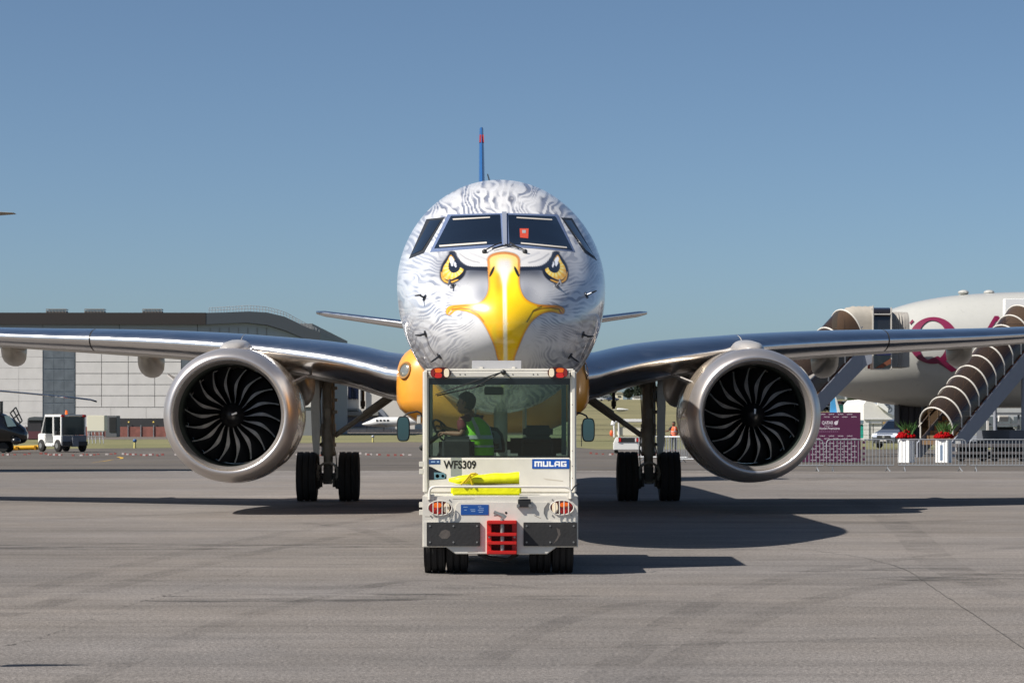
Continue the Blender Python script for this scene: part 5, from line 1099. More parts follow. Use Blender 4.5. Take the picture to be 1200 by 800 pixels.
for i, (x, y) in enumerate(pts):
    p = wpx(x, y, Yh + 1); c = .26 if i < 6 else .05; rg.append([(p.x, p.y - c, p.z), (p.x, p.y, p.z + .05), (p.x, p.y + c, p.z), (p.x, p.y, p.z - .05)])
b.loft(rg); b.build('rotor_blade', HK, hc, smooth=0); b = B(); rg2 = [[(2 * wpx(-20, 0, Yh).x - x, y, z) for x, y, z in r] for r in rg]; b.loft(rg2); b.build('rotor_blade', HK, hc, smooth=0)
for x in (6, -40):
    b = B(); b.cyl(wpx(x, 516, Yh + 1), wpx(x, 526, Yh + 1), .1, n=8); b.rev([(.08, -.1), (.26, -.1), (.3, 0), (.26, .1), (.08, .1)], tuple(wpx(x - 2, 0, Yh + .6).xy) + (.3,), 'y', 20); b.rev([(.08, -.1), (.26, -.1), (.3, 0), (.26, .1), (.08, .1)], tuple(wpx(x + 4, 0, Yh + 1.3).xy) + (.3,), 'y', 20); b.build('wheel', BLACK, hc)
yt = thing('towbar', 'short yellow towbar between the helicopter and the small tug', 'towbar', wpx(29, 528, 137)); b = B(); b.cyl(wpx(14, 525, 137), wpx(45, 524, 137), .13, n=10); b.build('tube', mat('towbar_yellow', (214, 160, 20), .5), yt)
b = B(); b.pbox(18, 523, 21, 527, 136.8, .3); b.pbox(40, 522, 42, 527, 136.8, .3); b.build('clamp', mat('clamp_yellow', (170, 120, 20), .5), yt)
# ================================================================== small tug (rotated box model)
st = thing('tow_tractor', 'small white open-sided tug parked beside the black helicopter', 'tow tractor', (wpx(73, 530, 139).x, 139, 0), R(40))
def lb(*a): b = B(); b.box(*a); return b
TW = mat('tug_white', (225, 225, 222), .4); bb = B(); bb.box(-.82, .82, -1.35, -.35, .35, .95); bb.box(-.82, .82, -.35, .55, .3, .5); bb.box(-.82, .82, .55, 1.4, .35, 1.05); bb.build('body', TW, st, local=True, bevel=.04)
lb(-.80, .80, -1.42, -1.33, .35, .95).build('rear_grille', mat('tug_grey', (105, 110, 118), .5), st, local=True, bevel=.02); lb(-.82, .82, -1.5, -1.4, .35, .6).build('bumper', DARK, st, local=True, bevel=.02); lb(-.2, .2, -1.56, -1.4, .3, .85).build('tow_hitch', mat('tug_grey', (105, 110, 118), .5), st, local=True, bevel=.02)
bb = B()
for x in (-.8, .74): bb.box(x, x + .06, -1.3, -1.2, .9, 2.1); bb.box(x, x + .06, -.4, -.3, .9, 2.1); bb.cyl((x + .03, 1.1, 1.0), (x + .03, .6, 2.1), .04, n=6); bb.box(x, x + .06, -1.3, .6, 2.04, 2.12)
bb.box(-.8, .8, -1.3, .62, 2.1, 2.16); bb.build('cab_frame', TW, st, local=True)
TG = mat('tug_dark_glass', (40, 52, 54), .08, coat=1); lb(-.72, .72, -1.27, -1.25, .98, 2.04).build('rear_window', TG, st, local=True); lb(-.72, .72, .68, .7, 1.05, 2.0).build('windscreen', TG, st, local=True); lb(-.6, .6, -.5, 0, .5, 1.2).build('seat', DARK, st, local=True, bevel=.05)
for x in (-.7, .7): lb(x - .12, x + .12, -1.36, -1.27, 2.0, 2.14).build('roof_lamp', RED, st, local=True, bevel=.03)
bb = B(); bb.cyl((0, -.5, 2.16), (0, -.5, 2.4), .1, .07, 10); bb.build('beacon', AMBER, st, local=True)
for x in (-.78, .78):
    for y in (-.95, .95): bb = B(); bb.rev([(.05, -.12), (.3, -.12), (.36, -.08), (.36, .08), (.3, .12), (.05, .12)], (x, y, .36), 'x', 22); w_ = bb.build('wheel', TYRE, st, local=True); bb = B(); s_ = 1 if x > 0 else -1; bb.rev([(.16, s_ * .125), (.001, s_ * .13)], (x, y, .36), 'x', 14); bb.build('rim', STEEL, w_, local=True)
# containers and board
dk = thing('container', 'dark covered skip behind the small white tug', 'container', wpx(40, 515, 200)); b = B(); b.pbox(32, 492, 49, 515, 200, 2); b.build('body', mat('container_dark', (46, 44, 50), .6, var=.3, ns=1), dk, bevel=.05); b = B(); b.pprism([(31.5, 492), (34, 489), (40, 488), (49.5, 488.5), (49.5, 492.2)], 199.9, 2.2); b.build('cover', mat('cover_slate', (72, 78, 84), .6), dk); b = B(); b.pbox(33, 505, 48, 514, 199.95, .05); b.build('banner', mat('banner_maroon', (86, 44, 54), .7), dk, smooth=0)
wb = thing('display_board', 'cream display board raised on a rail trolley in front of the hangar', 'board', wpx(112, 520, 170)); b = B(); b.pbox(102, 486.5, 122.5, 505, 170, 1.2); b.build('board', mat('cream_board', (222, 218, 200), .6), wb, bevel=.03)
b = B()
for x in (103, 107, 111, 116, 120): b.cyl(wpx(x, 505, 170), wpx(x + 1.5, 519.5, 169.4), .035, n=6)
for y in (505.5, 511): b.cyl(wpx(102, y, 169.7), wpx(122, y, 169.7), .03, n=6)
b.build('trolley_frame', mat('trolley_grey', (120, 124, 128), .6), wb)
gb = thing('cabinet', 'grey steel cabinet with dark door next to the cream display board', 'cabinet', wpx(131, 512, 240)); b = B(); b.pbox(123.5, 486.8, 137, 512, 240, 2); b.build('body', mat('cabinet_grey', (96, 98, 102), .6), gb, bevel=.03); b = B(); b.pbox(128, 489, 136, 506, 239.95, .1); b.build('door', DARK, gb)
# marker posts and barrier chain
for i, (x, y, lab) in enumerate(((158, 525, 'small blue and yellow taxiway marker on the grass before the hangar'), (437, 518, 'slim pale taxiway marker on the grass left of the tug'))):
    Y = gY(y); t = thing('taxiway_marker', lab, 'marker', wpx(x, y, Y), group='taxiway edge markers'); b = B(); p = wpx(x, y, Y); b.cyl(p, p + Vector((0, 0, .45)), .09, .07, 8); b.build('post', mat('marker_yellow', (190, 180, 110), .5), t); b = B(); b.ball((p.x, p.y, .5), (.14, .14, .12), 8, 6); b.build('lamp_cap', mat('marker_blue', (40, 80, 130), .4) if i == 0 else GALV, t)
chn = thing('barrier_chain', 'red and white plastic barrier chain lying across the taxiway', 'barrier', (-10, 124, 0)); br, bw_ = B(), B()
for i in range(260):
    x = -30 + i * 3.1 + rng.normal() * .9; y = 533 + .9 * math.sin(i * .21) + rng.normal() * .35
    if rng.random() < .45 or 480 < x < 690: continue
    Y = gY(y); p = wpx(x, y, Y); (br if i % 2 else bw_).box(p.x - .05, p.x + .05 + rng.random() * .06, Y - .05, Y + .05, 0, .06 + rng.random() * .04)
br.build('red_link', mat('chain_red', (150, 84, 78), .7), chn, kind='stuff', smooth=0); bw_.build('white_link', mat('chain_white', (200, 190, 186), .6), chn, kind='stuff', smooth=0)
# ================================================================== right gap
gc = thing('service_cart', 'white canopied service cart behind the right landing gear', 'cart', wpx(735, 530, 131)); Y = 131; b = B(); b.pprism([(717, 498), (718.5, 492.5), (722, 490.8), (754, 490.8), (757, 492.5), (757, 494.5), (722, 494.5), (720, 498)], Y, 2); b.build('canopy', TW, gc, bevel=.03)
b = B(); b.pprism([(719, 519), (722, 512), (755, 512), (757, 519), (757, 527), (719, 527)], Y, .5); b.build('rear_panel', TW, gc, bevel=.03); b = B(); b.pbox(724, 500, 752, 511, Y + .1, 1.2); b.build('seat_back', mat('cream_vinyl', (214, 208, 184), .6), gc, bevel=.06); b = B(); b.pbox(724, 512.5, 752, 518, Y - .03, .1); b.build('tail_panel', DARK, gc, bevel=.01)
for x in (726.5, 747): b = B(); b.pbox(x - 1.4, 513, x + 1.4, 517.5, Y - .06, .05); b.build('tail_light', RED, gc, bevel=.01); b = B(); b.pbox(x - 2.8, 513, x - 1.6 if x < 740 else x + 2.6, 517.5, Y - .05, .04); b.build('reflector', TW, gc)
b = B()
for x in (719.5, 725, 754): b.cyl(wpx(x, 494, Y + .05), wpx(x + .3, 512, Y + .05), .045, n=6); b.cyl(wpx(x, 494, Y + 1.8), wpx(x + .3, 512, Y + 1.8), .045, n=6)
b.build('canopy_post', TW, gc); 
for x in (722, 752):
    for dy in (.3, 1.8): p = wpx(x, 0, Y + dy); b = B(); b.rev([(.05, -.1), (.24, -.1), (.27, 0), (.24, .1), (.05, .1)], (p.x, Y + dy, .27), 'x', 18); b.build('wheel', TYRE, gc)
b = B(); b.ball(tuple(wpx(716.5, 507.5, Y + .5)), (.1, .1, .18), 8, 6); b.build('orange_lamp', mat('orange_plastic', (220, 96, 50), .5), gc)
# marshal in orange
Ym = 138.0; mp_ = wpx(789.5, 530, Ym); mp_.z = 0
ms = thing('person', 'person in orange safety vest standing behind the barrier by the right engine', 'person', mp_); g = mp_
Jm = dict(hip=g + Vector((0, 0, .92)), belly=g + Vector((0, 0, 1.1)), chest=g + Vector((.01, 0, 1.32)), neck=g + Vector((.01, 0, 1.48)), head=g + Vector((0, -.02, 1.63)), sh=(g + Vector((.19, 0, 1.40)), g + Vector((-.18, 0, 1.40))), el=(g + Vector((.25, .03, 1.13)), g + Vector((-.33, -.1, 1.2))), wr=(g + Vector((.2, -.15, .95)), g + Vector((-.55, -.2, 1.18))),
    hp=(g + Vector((.1, 0, .88)), g + Vector((-.1, 0, .88))), kn=(g + Vector((.11, -.02, .48)), g + Vector((-.11, -.02, .48))), an=(g + Vector((.12, 0, .09)), g + Vector((-.12, 0, .09))), look=(-.9, -.4, 0))
figure(ms, Jm, (-.5, -.87, 0), (SKIN, mat('dark_shirt', (30, 30, 36), .8), JEAN, HAIR), mat('orange_vest', (240, 92, 30), .6, var=.1))
# small glider and far cars / huts on the hill
def on_hill(x, Y): X = (x - 600) / F * Y; return Vector((X, Y, hz(X, Y)))
gd_ = on_hill(727, 600); gl_ = thing('glider', 'tiny white glider lying on the grass hill between jet and gear', 'glider', gd_); b = B(); b.tube([gd_ + Vector((-1.2, 0, .6)), gd_ + Vector((-.6, 0, .7)), gd_ + Vector((.8, 0, .7)), gd_ + Vector((2, 0, .8))], [.1, .5, .4, .1], 10); b.box(gd_.x - 1.8, gd_.x + 1.6, 599, 600, gd_.z + .8, gd_.z + .9); b.build('airframe', JW, gl_)
CARP = [mat('car_%s' % n, c, .3, coat=.8) for n, c in (('white', (205, 205, 205)), ('silver', (150, 154, 160)), ('blue', (52, 66, 96)), ('red', (120, 40, 36)), ('black', (34, 35, 38)))]
CN = ['white', 'silver', 'blue', 'red', 'black']; ORD = ['first', 'second', 'third', 'fourth', 'fifth', 'sixth', 'seventh', 'eighth']
def far_car(x, Y, k, lab, grp):
    g = on_hill(x, Y); t = thing('parked_car', lab, 'car', g, group=grp); b = B(); sec = [(-2.1, .35), (2.1, .35), (2.15, .8), (1.2, .95), (.6, 1.42), (-1.0, 1.45), (-1.6, .98), (-2.15, .85)]
    b.prism(sec, lambda a, z, d: (g.x + a, g.y + d, g.z + z), -.8, .8); b.build('body', CARP[k], t, bevel=.08); b = B(); b.prism([(-1.3, .98), (1.0, .98), (.52, 1.36), (-.95, 1.38)], lambda a, z, d: (g.x + a, g.y + d, g.z + z), -.83, .83); b.build('windows', PANE, t, smooth=0)
    for a in (-1.3, 1.3): b = B(); b.rev([(.05, -.85), (.32, -.85), (.32, .85), (.05, .85)], (g.x + a, g.y, g.z + .32), 'y', 12); b.build('wheel', TYRE, t)
lb_g = 'cars parked far off on the hill beyond the gear'
for i, x in enumerate((700, 710, 718, 782, 793, 804)): far_car(x, 780 + 6 * (i % 2), i % 5, 'distant %s car, %s from the left along the hilltop huts' % (CN[i % 5], ORD[i]), lb_g)
lb_g = 'cars parked far off behind the purple sign'
for j in range(3):
    for i in range(8): far_car(958 + i * 7.5 + j * 2, 620 + j * 45, (i * 3 + j * 2) % 5, 'distant %s car, %s from the left in the %s row above the purple sign' % (CN[(i * 3 + j * 2) % 5], ORD[i], ('nearest', 'middle', 'farthest')[j]), lb_g)
for i, (x0, x1, y0, Y, c, lab) in enumerate(((708, 715, 462, 830, (170, 172, 174), 'small grey hut on the hilltop left of the right gear strut'), (722, 730, 459.5, 835, (214, 206, 180), 'cream hut on the hilltop behind the gear brace'), (742, 752, 464.5, 840, (226, 224, 220), 'low white shed at the foot of the dark poplars'), (778, 786, 460, 830, (150, 154, 164), 'blue grey cabin on the hilltop right of the gear door'))):
    g = on_hill((x0 + x1) / 2, Y); t = thing('hut', lab, 'hut', g); w = (x1 - x0) / F * Y / 2; h = (468.5 - y0) / F * Y; b = B(); b.box(g.x - w, g.x + w, Y, Y + 4, g.z - .3, g.z + h * .75); b.build('wall', mat('hut_%d' % i, c, .7), t, smooth=0)
    b = B(); b.prism([(-w - .2, h * .75), (w + .2, h * .75), (w * .5, h), (-w * .5, h)], lambda a, z, d: (g.x + a, Y + d, g.z + z), -.2, 4.2); b.build('roof', mat('hut_roof_%d' % i, tuple(int(v * .7) for v in c), .7), t, smooth=0); b = B(); b.box(g.x - w * .5, g.x + w * .4, Y - .1, Y, g.z + .8, g.z + h * .5); b.build('window', PANE, t, smooth=0)
# trees
LEAF = [mat('leaves_dark', (46, 60, 44), .8, var=.4, ns=.8), mat('leaves_mid', (66, 80, 50), .8, var=.4, ns=.8)]; BARK = mat('bark', (70, 58, 48), .9)
def tree_mesh(h, w, conifer, seed):
    r = np.random.default_rng(seed); b = B(); cl = []
    n = 700
    for i in range(n):
        t = r.random(); ang = r.random() * 6.28; prof = (1 - t) ** .6 * (.25 + .75 * min(1, t * 6)) if conifer else math.sqrt(max(0, 1 - (2 * t - 1) ** 2)) * (.75 + .35 * math.sin(ang * 3 + t * 7 + seed))
        rr = w * prof * (.45 + .6 * r.random()); z = h * (.12 + .88 * t) if conifer else h * (.3 + .7 * t); c = Vector((rr * math.cos(ang), rr * math.sin(ang), z)); s = w * .16 * (.5 + r.random())
        u = Vector(r.normal(size=3)).normalized(); v = u.orthogonal().normalized(); b.add([c + u * s, c + v * s, c - u * s, c - v * s * .7], [(0, 1, 2, 3)])
    t = B(); t.tube([(0, 0, -.3), (.05, 0, h * .4), (0, .05, h * .85)], [w * .12, w * .08, w * .03], 8)
    for k in range(5): a = k * 1.3; t.cyl((0, 0, h * (.35 + .08 * k)), (w * .6 * math.cos(a), w * .6 * math.sin(a), h * (.5 + .08 * k)), w * .035, w * .012, 5)
    return b.mesh('crown', smooth=0), t.mesh('trunk')
TP = [tree_mesh(10, 2.2, True, 1), tree_mesh(9, 3.2, False, 2), tree_mesh(7, 3.8, False, 3)]
def tree(x, Y, k, sc, lab, grp):
    g = on_hill(x, Y); t = thing('tree', lab, 'tree', g, random.random() * 6, grp); t.scale = (sc, sc, sc); link('trunk', TP[k][1], BARK, t); link('crown', TP[k][0], LEAF[k % 2], t)
for x, sc, lab in ((757, 1.0, 'tallest dark poplar on the hilltop, just left of the right gear strut'), (745.5, .75, 'narrow dark conifer between the hut roofs on the hilltop'), (738, .8, 'dark conifer left of the narrow one on the hilltop')): tree(x, 880, 0, sc, lab, 'dark conifers on the hilltop')
for i in range(9): tree(694 + i * 14 + rng.normal() * 3, 905 + 20 * rng.random(), 1 + i % 2, .5 + .25 * rng.random(), 'rounded green hilltop tree, %s from the left in its row' % (ORD + ['ninth'])[i], 'trees along the hilltop')
for i in range(5): tree(1003 + i * 5, 560 + 10 * (i % 2), 1, .62, 'round green tree behind the white tent hall, %s from the left' % ORD[i], 'trees behind the tent hall')
# field fence in the right gap
ff = thing('wire_fence', 'thin wire fence with posts crossing the grass right of the tug', 'fence', (8, 172, 0)); b = B(); pb = B()
for z in (.4, .8, 1.2, 1.5): b.cyl((2, 172, z), (32, 172, z), .012, n=4)
for i in range(11): pb.cyl((2 + 3 * i, 172, -.05), (2 + 3 * i, 172, 1.6), .03, n=6)
b.build('wire', DARK, ff); pb.build('fence_posts', DARK, ff, kind='stuff')
# ================================================================== crowd barriers
BR = mat('barrier_zinc', (150, 154, 158), .5, .4)
def barrier_proto():
    t = thing('crowd_barrier', 'x', 'barrier'); w, z0, z1 = 2.32, .22, 1.1
    b = B(); r = .12; pts = [(-w / 2, 0, z0), (-w / 2, 0, z1 - r), (-w / 2 + r * .3, 0, z1 - r * .3), (-w / 2 + r, 0, z1), (w / 2 - r, 0, z1), (w / 2 - r * .3, 0, z1 - r * .3), (w / 2, 0, z1 - r), (w / 2, 0, z0)]
    b.tube(pts, .022, 8, closed=True); b.build('frame', BR, t, local=True)
    bm = B().cyl((0, 0, z0), (0, 0, z1), .0125, n=6).mesh('bar')
    for i in range(18): o = link('bar', bm, BR, t); o.location = (-w / 2 + w * (i + 1) / 19, 0, 0)
    for s in (-1, 1): b = B(); b.tube([(s * .95, 0, z0 + .02), (s * .95, 0, .12), (s * .98, -.34, 0.01)], .018, 6); b.tube([(s * .95, 0, .12), (s * .93, .3, 0.01)], .018, 6); b.build('foot', BR, t, local=True)
    return t
bp0 = barrier_proto(); first = True
for (x, y, rz, lab) in ((1092.5, 552, 0, 'crowd barrier standing in front of the two white flower pillars'), (1008, 552, R(2), 'crowd barrier standing in front of the purple sign'), (925, 552.3, R(-1), 'crowd barrier mostly hidden behind the right engine'), (1176, 552, 0, 'rightmost crowd barrier, before the low luggage dollies'), (1262, 552, 0, 'crowd barrier just past the right edge'), (800, 543.5, R(-38), 'crowd barrier between the right gear wheels and engine, near the orange marshal'), (777, 541, R(-30), 'crowd barrier right behind the right landing gear wheel')):
    o = bp0 if first else dup_tree(bp0); first = False; Y = gY(y); o.location = ((x - 600) / F * Y, Y, -.012); o.rotation_euler = (0, 0, rz); o['label'] = lab; o['group'] = 'crowd barriers along the apron edge'
# ================================================================== purple sign
PU = mat('purple_board', (84, 30, 66), .55, var=.05); SW = mat('sign_white', (214, 204, 212), .6); Ys = 101.0
sg = thing('sign_board', 'purple exhibitor sign board with white lettering behind the barriers', 'sign', wpx(975, 541.5, Ys))
b = B(); b.pbox(925, 483, 1008.5, 541.3, Ys, .25); bo = b.build('board', PU, sg, bevel=.01)
def stext(s, x0, x1, y0, y1, bold=.01): a, c = wpx(x0, y1, Ys), wpx(x1, y0, Ys); return text_part('lettering', s, a.x, c.x, a.z, c.z, Ys - .006, SW, bo, bold)
stext('QATAR', 963.2, 976.5, 493, 497.8, .02); stext('The World Premiere', 951, 984, 500.3, 503.2, .02); stext('AIRWAYS', 966, 976, 498.3, 499.2)
b = B(); b.pprism([(977.5, 495), (979, 493.2), (981.5, 493), (982.6, 491.6), (982, 494.5), (981.6, 497), (979.5, 498), (978, 497)], Ys - .008, .003); b.build('emblem', SW, bo, smooth=0)
b = B(); [b.pbox(960 + i * 2.3, 505.2, 961.6 + i * 2.3, 505.9, Ys - .006, .003) for i in range(10)]; b.build('small_print', mat('sign_dim', (150, 110, 140), .6), bo, smooth=0)
tm = stext('QATAR', 950, 956.6, 484.6, 486, .02); tw = 6.6
for j, y in enumerate([484.6, 487.7, 510, 513.2] + [518.5 + 3.3 * k for k in range(7)]):
    for i in range(6):
        x = 950 + i * 10.6 + (5 if j % 2 else 0)
        if (i == 0 and j == 0) or x + tw > 1008: continue
        o = tm.copy(); COL.objects.link(o); o.parent = bo; o.location = Vector(((x - 950) / F * Ys, 0, -(y - 484.6) / F * Ys))
        if j > 3: o.scale = (1, 1, 1)
DP = mat('purple_dark_tile', (72, 24, 58), .6)
for j in range(7):
    for i in range(6):
        x = 955.8 + i * 10.6 - (5.2 if (j + 4) % 2 else 0); b = B(); b.pbox(x + 2, 516.6 + 3.3 * j, x + 5, 519.6 + 3.3 * j, Ys - .004, .002); b.build('printed_tile', DP, bo, smooth=0)
# planters
def planter(x, y, lab):
    Y = gY(y); X = (x - 600) / F * Y; t = thing('flower_pillar', lab, 'planter', (X, Y, -.014), R(-32), 'white pillars with red flowers')
    b = B(); b.box(-.27, .27, -.27, .27, 0, 1.0); b.build('pillar', mat('pillar_white', (232, 232, 230), .5), t, local=True, bevel=.012); b = B(); b.box(-.06, .06, -.275, -.268, .1, .75); b.build('inlay_strip', mat('inlay_blue', (96, 120, 150), .5), t, local=True) if x > 1080 else None
    b = B(); r = np.random.default_rng(int(x))
    for i in range(150): a = r.random() * 6.28; q = .40 * r.random() ** .5; b.ball((q * math.cos(a), q * math.sin(a), 1.06 + .34 * (1 - (q / .42) ** 2) * r.random()), .055, 6, 4)
    b.build('flowers', mat('red_petals', (150, 0, 8), .85, spec=.15, var=.3, ns=20), t, local=True, kind='stuff'); b = B()
    for i in range(46): a = r.random() * 6.28; q = .25 * r.random(); c = Vector((q * math.cos(a) + .1, q * math.sin(a), 1.2)); d = Vector((r.normal() * .25, r.normal() * .25, .38 + .25 * r.random())); s = Vector((.03, .02, 0)); b.add([c - s, c + s, c + d], [(0, 1, 2)])
    b.build('foliage', mat('plant_green', (60, 96, 40), .7), t, local=True, kind='stuff')
planter(1062, 541.5, 'left white pillar topped with red flowers, in front of the silver van'); planter(1106, 541.5, 'right white pillar topped with red flowers, at the foot of the covered stairs')
# ================================================================== big airliner
QY = 127.0; qz = lambda y: EYE - (y - HOR) / F * QY; qx = lambda x: (x - 600) / F * QY
qa = thing('wide_body_airliner', 'large white airliner with burgundy lettering at the right edge', 'airplane', (qx(1150), QY, 0)); QW = mat('airliner_grey_white', (176, 176, 171), .3, var=.03, coat=.5)
NX = [952, 954, 958, 966, 980, 1000, 1025, 1050, 1080, 1120, 1160, 1200, 1900]; NT = [440, 434, 424, 411, 396, 382, 370, 360, 352, 346, 343.3, 342, 342]; NB = [443, 446, 451, 456.5, 462, 467, 471.5, 474.5, 477, 478, 478, 478, 478]
b = B(); rg = []
for x in list(np.linspace(952, 1000, 26)) + list(np.linspace(1006, 1200, 24)) + [1500, 1900]:
    t_, bo_ = float(interp(NX, NT, x)), float(interp(NX, NB, x)); cz, h = (qz(t_) + qz(bo_)) / 2, (qz(t_) - qz(bo_)) / 2 
    h = h * 1.0; rg.append([(qx(x), QY + h * .985 * math.cos(a), cz + h * math.sin(a)) for a in [2 * math.pi * k / 64 for k in range(64)]])
b.loft(rg); qf = b.build('fuselage', QW, qa, smooth=60)
def surfY(x, z):
    x = np.asarray(x, float); z = np.asarray(z, float); pxx = 600 + x / QY * F; t_, bo_ = interp(NX, NT, pxx), interp(NX, NB, pxx); cz, h = (qz(t_) + qz(bo_)) / 2, (qz(t_) - qz(bo_)) / 2
    return QY - .985 * np.sqrt(np.maximum(.01, h * h - (z - cz) ** 2)) - .07
MA = mat('burgundy_paint', (112, 10, 58), .4, coat=.4)
def on_hull(x, y):
    Y = 124.3
    for _ in range(6): X, Z = (x - 600) / F * Y, EYE - (y - HOR) / F * Y; Y = float(surfY(X, Z))
    return (X, Y, Z)
def strip(outer, inner, name):
    """letter stroke between two outlines in photo pixels, laid on the hull"""
    vs = []; n = len(outer); off = root_loc(qf)
    for (ax, ay), (bx, by) in zip(outer, inner):
        for k in range(5): u = k / 4; x, y = ax + (bx - ax) * u, ay + (by - ay) * u; vs.append(on_hull(x, y))
    b = B(); m = len(outer); b.add(vs, [(i * 5 + k, i * 5 + k + 1, (i + 1) * 5 + k + 1, (i + 1) * 5 + k) for i in range(m - 1) for k in range(4)]); return b.build(name, MA, qf)
N_ = 64; an = [2 * math.pi * k / N_ for k in range(N_ + 1)]
strip([(1093.8 + 29 * math.cos(a) , 398.8 - 27.5 * math.sin(a)) for a in an], [(1092.5 + (17.5 if math.cos(a) > 0 else 17) * math.cos(a) , 398.8 - 23.5 * math.sin(a)) for a in an], 'letter_q')
strip([(1087, 421.5), (1096, 424), (1106, 429.5), (1115, 436)], [(1099, 417), (1107, 422), (1115, 428), (1122, 433.5)], 'letter_q_tail')
strip([(1165.5, 370), (1172, 386), (1179, 404), (1186, 424)], [(1170, 370), (1180, 386), (1189, 404), (1197, 424)], 'letter_a_stem'); strip([(1165.5, 370), (1156, 386), (1147, 402), (1135, 424)], [(1169.5, 372), (1160, 388), (1151, 403), (1140, 424)], 'letter_a_side'); strip([(1148, 404), (1184, 404)], [(1146, 408), (1186, 408)], 'letter_a_bar')
strip([(1065.8, 378), (1069, 374)], [(1067, 380), (1071, 376)], 'emblem_mark')
b = B(); X0, X1 = qx(1179) , qx(1203); b.pbox(1177.5, 349.8, 1204, 380, 122.6, .5); b.build('door_surround', mat('door_white', (234, 234, 232), .5), qa, bevel=.03)
for x in (1129, 1159): b = B(); b.ball((qx(x), QY, qz(342.7)), (.3, .4, .14), 10, 6); b.build('antenna_dome', QW, qa)
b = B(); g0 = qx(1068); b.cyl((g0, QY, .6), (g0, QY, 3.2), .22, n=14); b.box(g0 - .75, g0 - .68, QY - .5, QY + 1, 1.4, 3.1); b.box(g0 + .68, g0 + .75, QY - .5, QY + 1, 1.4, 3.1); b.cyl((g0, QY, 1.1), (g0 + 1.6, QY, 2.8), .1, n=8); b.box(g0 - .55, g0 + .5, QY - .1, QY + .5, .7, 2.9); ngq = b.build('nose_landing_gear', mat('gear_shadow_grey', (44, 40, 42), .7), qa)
for y in (-.4, .4): b = B(); b.rev([(.2, -.2), (.5, -.2), (.55, 0), (.5, .2), (.2, .2)], (g0, QY + y, .55), 'y', 24); b.build('wheel', TYRE, qa)
# ================================================================== covered stairs
def canopy_mat():
    m = bpy.data.materials.new('canopy_brown'); m.use_nodes = True; n = m.node_tree; b = n.nodes['Principled BSDF']; L = n.links.new
    b.inputs['Base Color'].default_value = (*lin((62, 51, 43)), 1); b.inputs['Roughness'].default_value = .22; b.inputs['Coat Weight'].default_value = .5
    o = n.nodes['Material Output']; t = n.nodes.new('ShaderNodeBsdfTransparent'); t.inputs[0].default_value = (*lin((150, 122, 96)), 1); mx = n.nodes.new('ShaderNodeMixShader'); mx.inputs[0].default_value = .62
    no = n.nodes.new('ShaderNodeTexNoise'); no.inputs['Scale'].default_value = 1.3; no.inputs['Detail'].default_value = 4; bp = n.nodes.new('ShaderNodeBump'); bp.inputs['Strength'].default_value = .5; bp.inputs['Distance'].default_value = .1; L(no.outputs[0], bp.inputs['Height']); L(bp.outputs[0], b.inputs['Normal'])
    L(t.outputs[0], mx.inputs[1]); L(b.outputs[0], mx.inputs[2]); L(mx.outputs[0], o.inputs[0]); return m
HOOP = mat('hoop_white', (198, 194, 186), .5); CAN = canopy_mat(); BEAM = mat('beam_grey', (138, 142, 152), .5, var=.08); STP = mat('step_brown', (104, 80, 54), .8, var=.3, ns=3); FAB = mat('canopy_fabric', (158, 152, 142), .8, var=.12, bump=.6, bs=1.6)
def stairs(lab, S, ax, rise, run, n, r, h0, width, grp, cy=1.0):
    """S: centre of the first hoop foot line; ax: plan direction"""
    t = thing('boarding_stairs', lab, 'stairs', (S.x, S.y, 0), group=grp); a = Vector((ax[0], ax[1], 0)).normalized(); w = Vector((a.y, -a.x, 0)); up = Vector((0, 0, 1)); st = (a * run + up * rise) / n
    rings = []; lean = (up * run - a * rise).normalized(); lean = (lean * .55 + up * .45).normalized()
    for i in range(n + 1):
        c = S + st * i; pts = [c + w * (-width / 2 * math.cos(q)) + lean * (r * math.sin(q)) * cy for q in [math.pi * k / 20 for k in range(21)]]
        pts = [pts[0] - up * h0] + pts + [pts[-1] - up * h0]; rings.append(pts); b = B(); b.tube(pts, .042, 8); b.build('hoop', HOOP, t)
    for i in range(n):
        b = B(); m = len(rings[0]); vs = rings[i] + rings[i + 1]; vs = [v - lean * .02 for v in vs]; b.add(vs, [(k, k + 1, m + k + 1, m + k) for k in range(m - 1)]); b.build('canopy_panel', CAN, t, smooth=60)
    ns = 22
    for i in range(ns):
        c = S - up * (h0 + .1) + (a * run + up * rise) * (i / ns); p = B(); q0 = [c + w * (-width / 2 + .1), c + w * (width / 2 - .1), c + w * (width / 2 - .1) + a * (run / ns + .02), c + w * (-width / 2 + .1) + a * (run / ns + .02)]; q1 = [v - up * .22 for v in q0]; p.loft([q1, q0]); p.build('step', STP, t, smooth=0)
    for s in (-1, 1):
        o = w * s * (width / 2 + .04); A = S - up * h0 + o - a * .3 - up * .25; E = A + a * (run + .5) + up * (rise + .35); p = B(); dn = up * -1.15; th_ = w * .09; p.loft([[A, A + dn * .8, A + dn * .8 + th_, A + th_], [E, E + dn, E + dn + th_, E + th_]]); p.build('side_beam', BEAM, t, smooth=0)
        p = B(); hr = up * .9; p.tube([A + hr * .9 - w * s * .15, E + hr * .9 - w * s * .15], .03, 6); p.build('inner_rail', HOOP, t)
    return t, a, w, up, S + st * n
S2 = wpx(1097.5, 500, 116.5)
t2, a, w, up, E2 = stairs('covered boarding stairs with many white hoops rising to the right edge', S2, (.74, .67), 5.2, 6.9, 10, 1.0, .55, 1.95, 'covered stairs at the white airliner')
for k, q in ((.85, 0),):
    for s in (-1, 1): c = S2 + (a * 6.9 + up * 5.2) * k + w * s * .85; b = B(); b.cyl((c.x, c.y, 0), (c.x, c.y, c.z - 1.0), .09, n=8); b.build('support_leg', BEAM, t2)
c = S2 + a * 5.2; b = B()
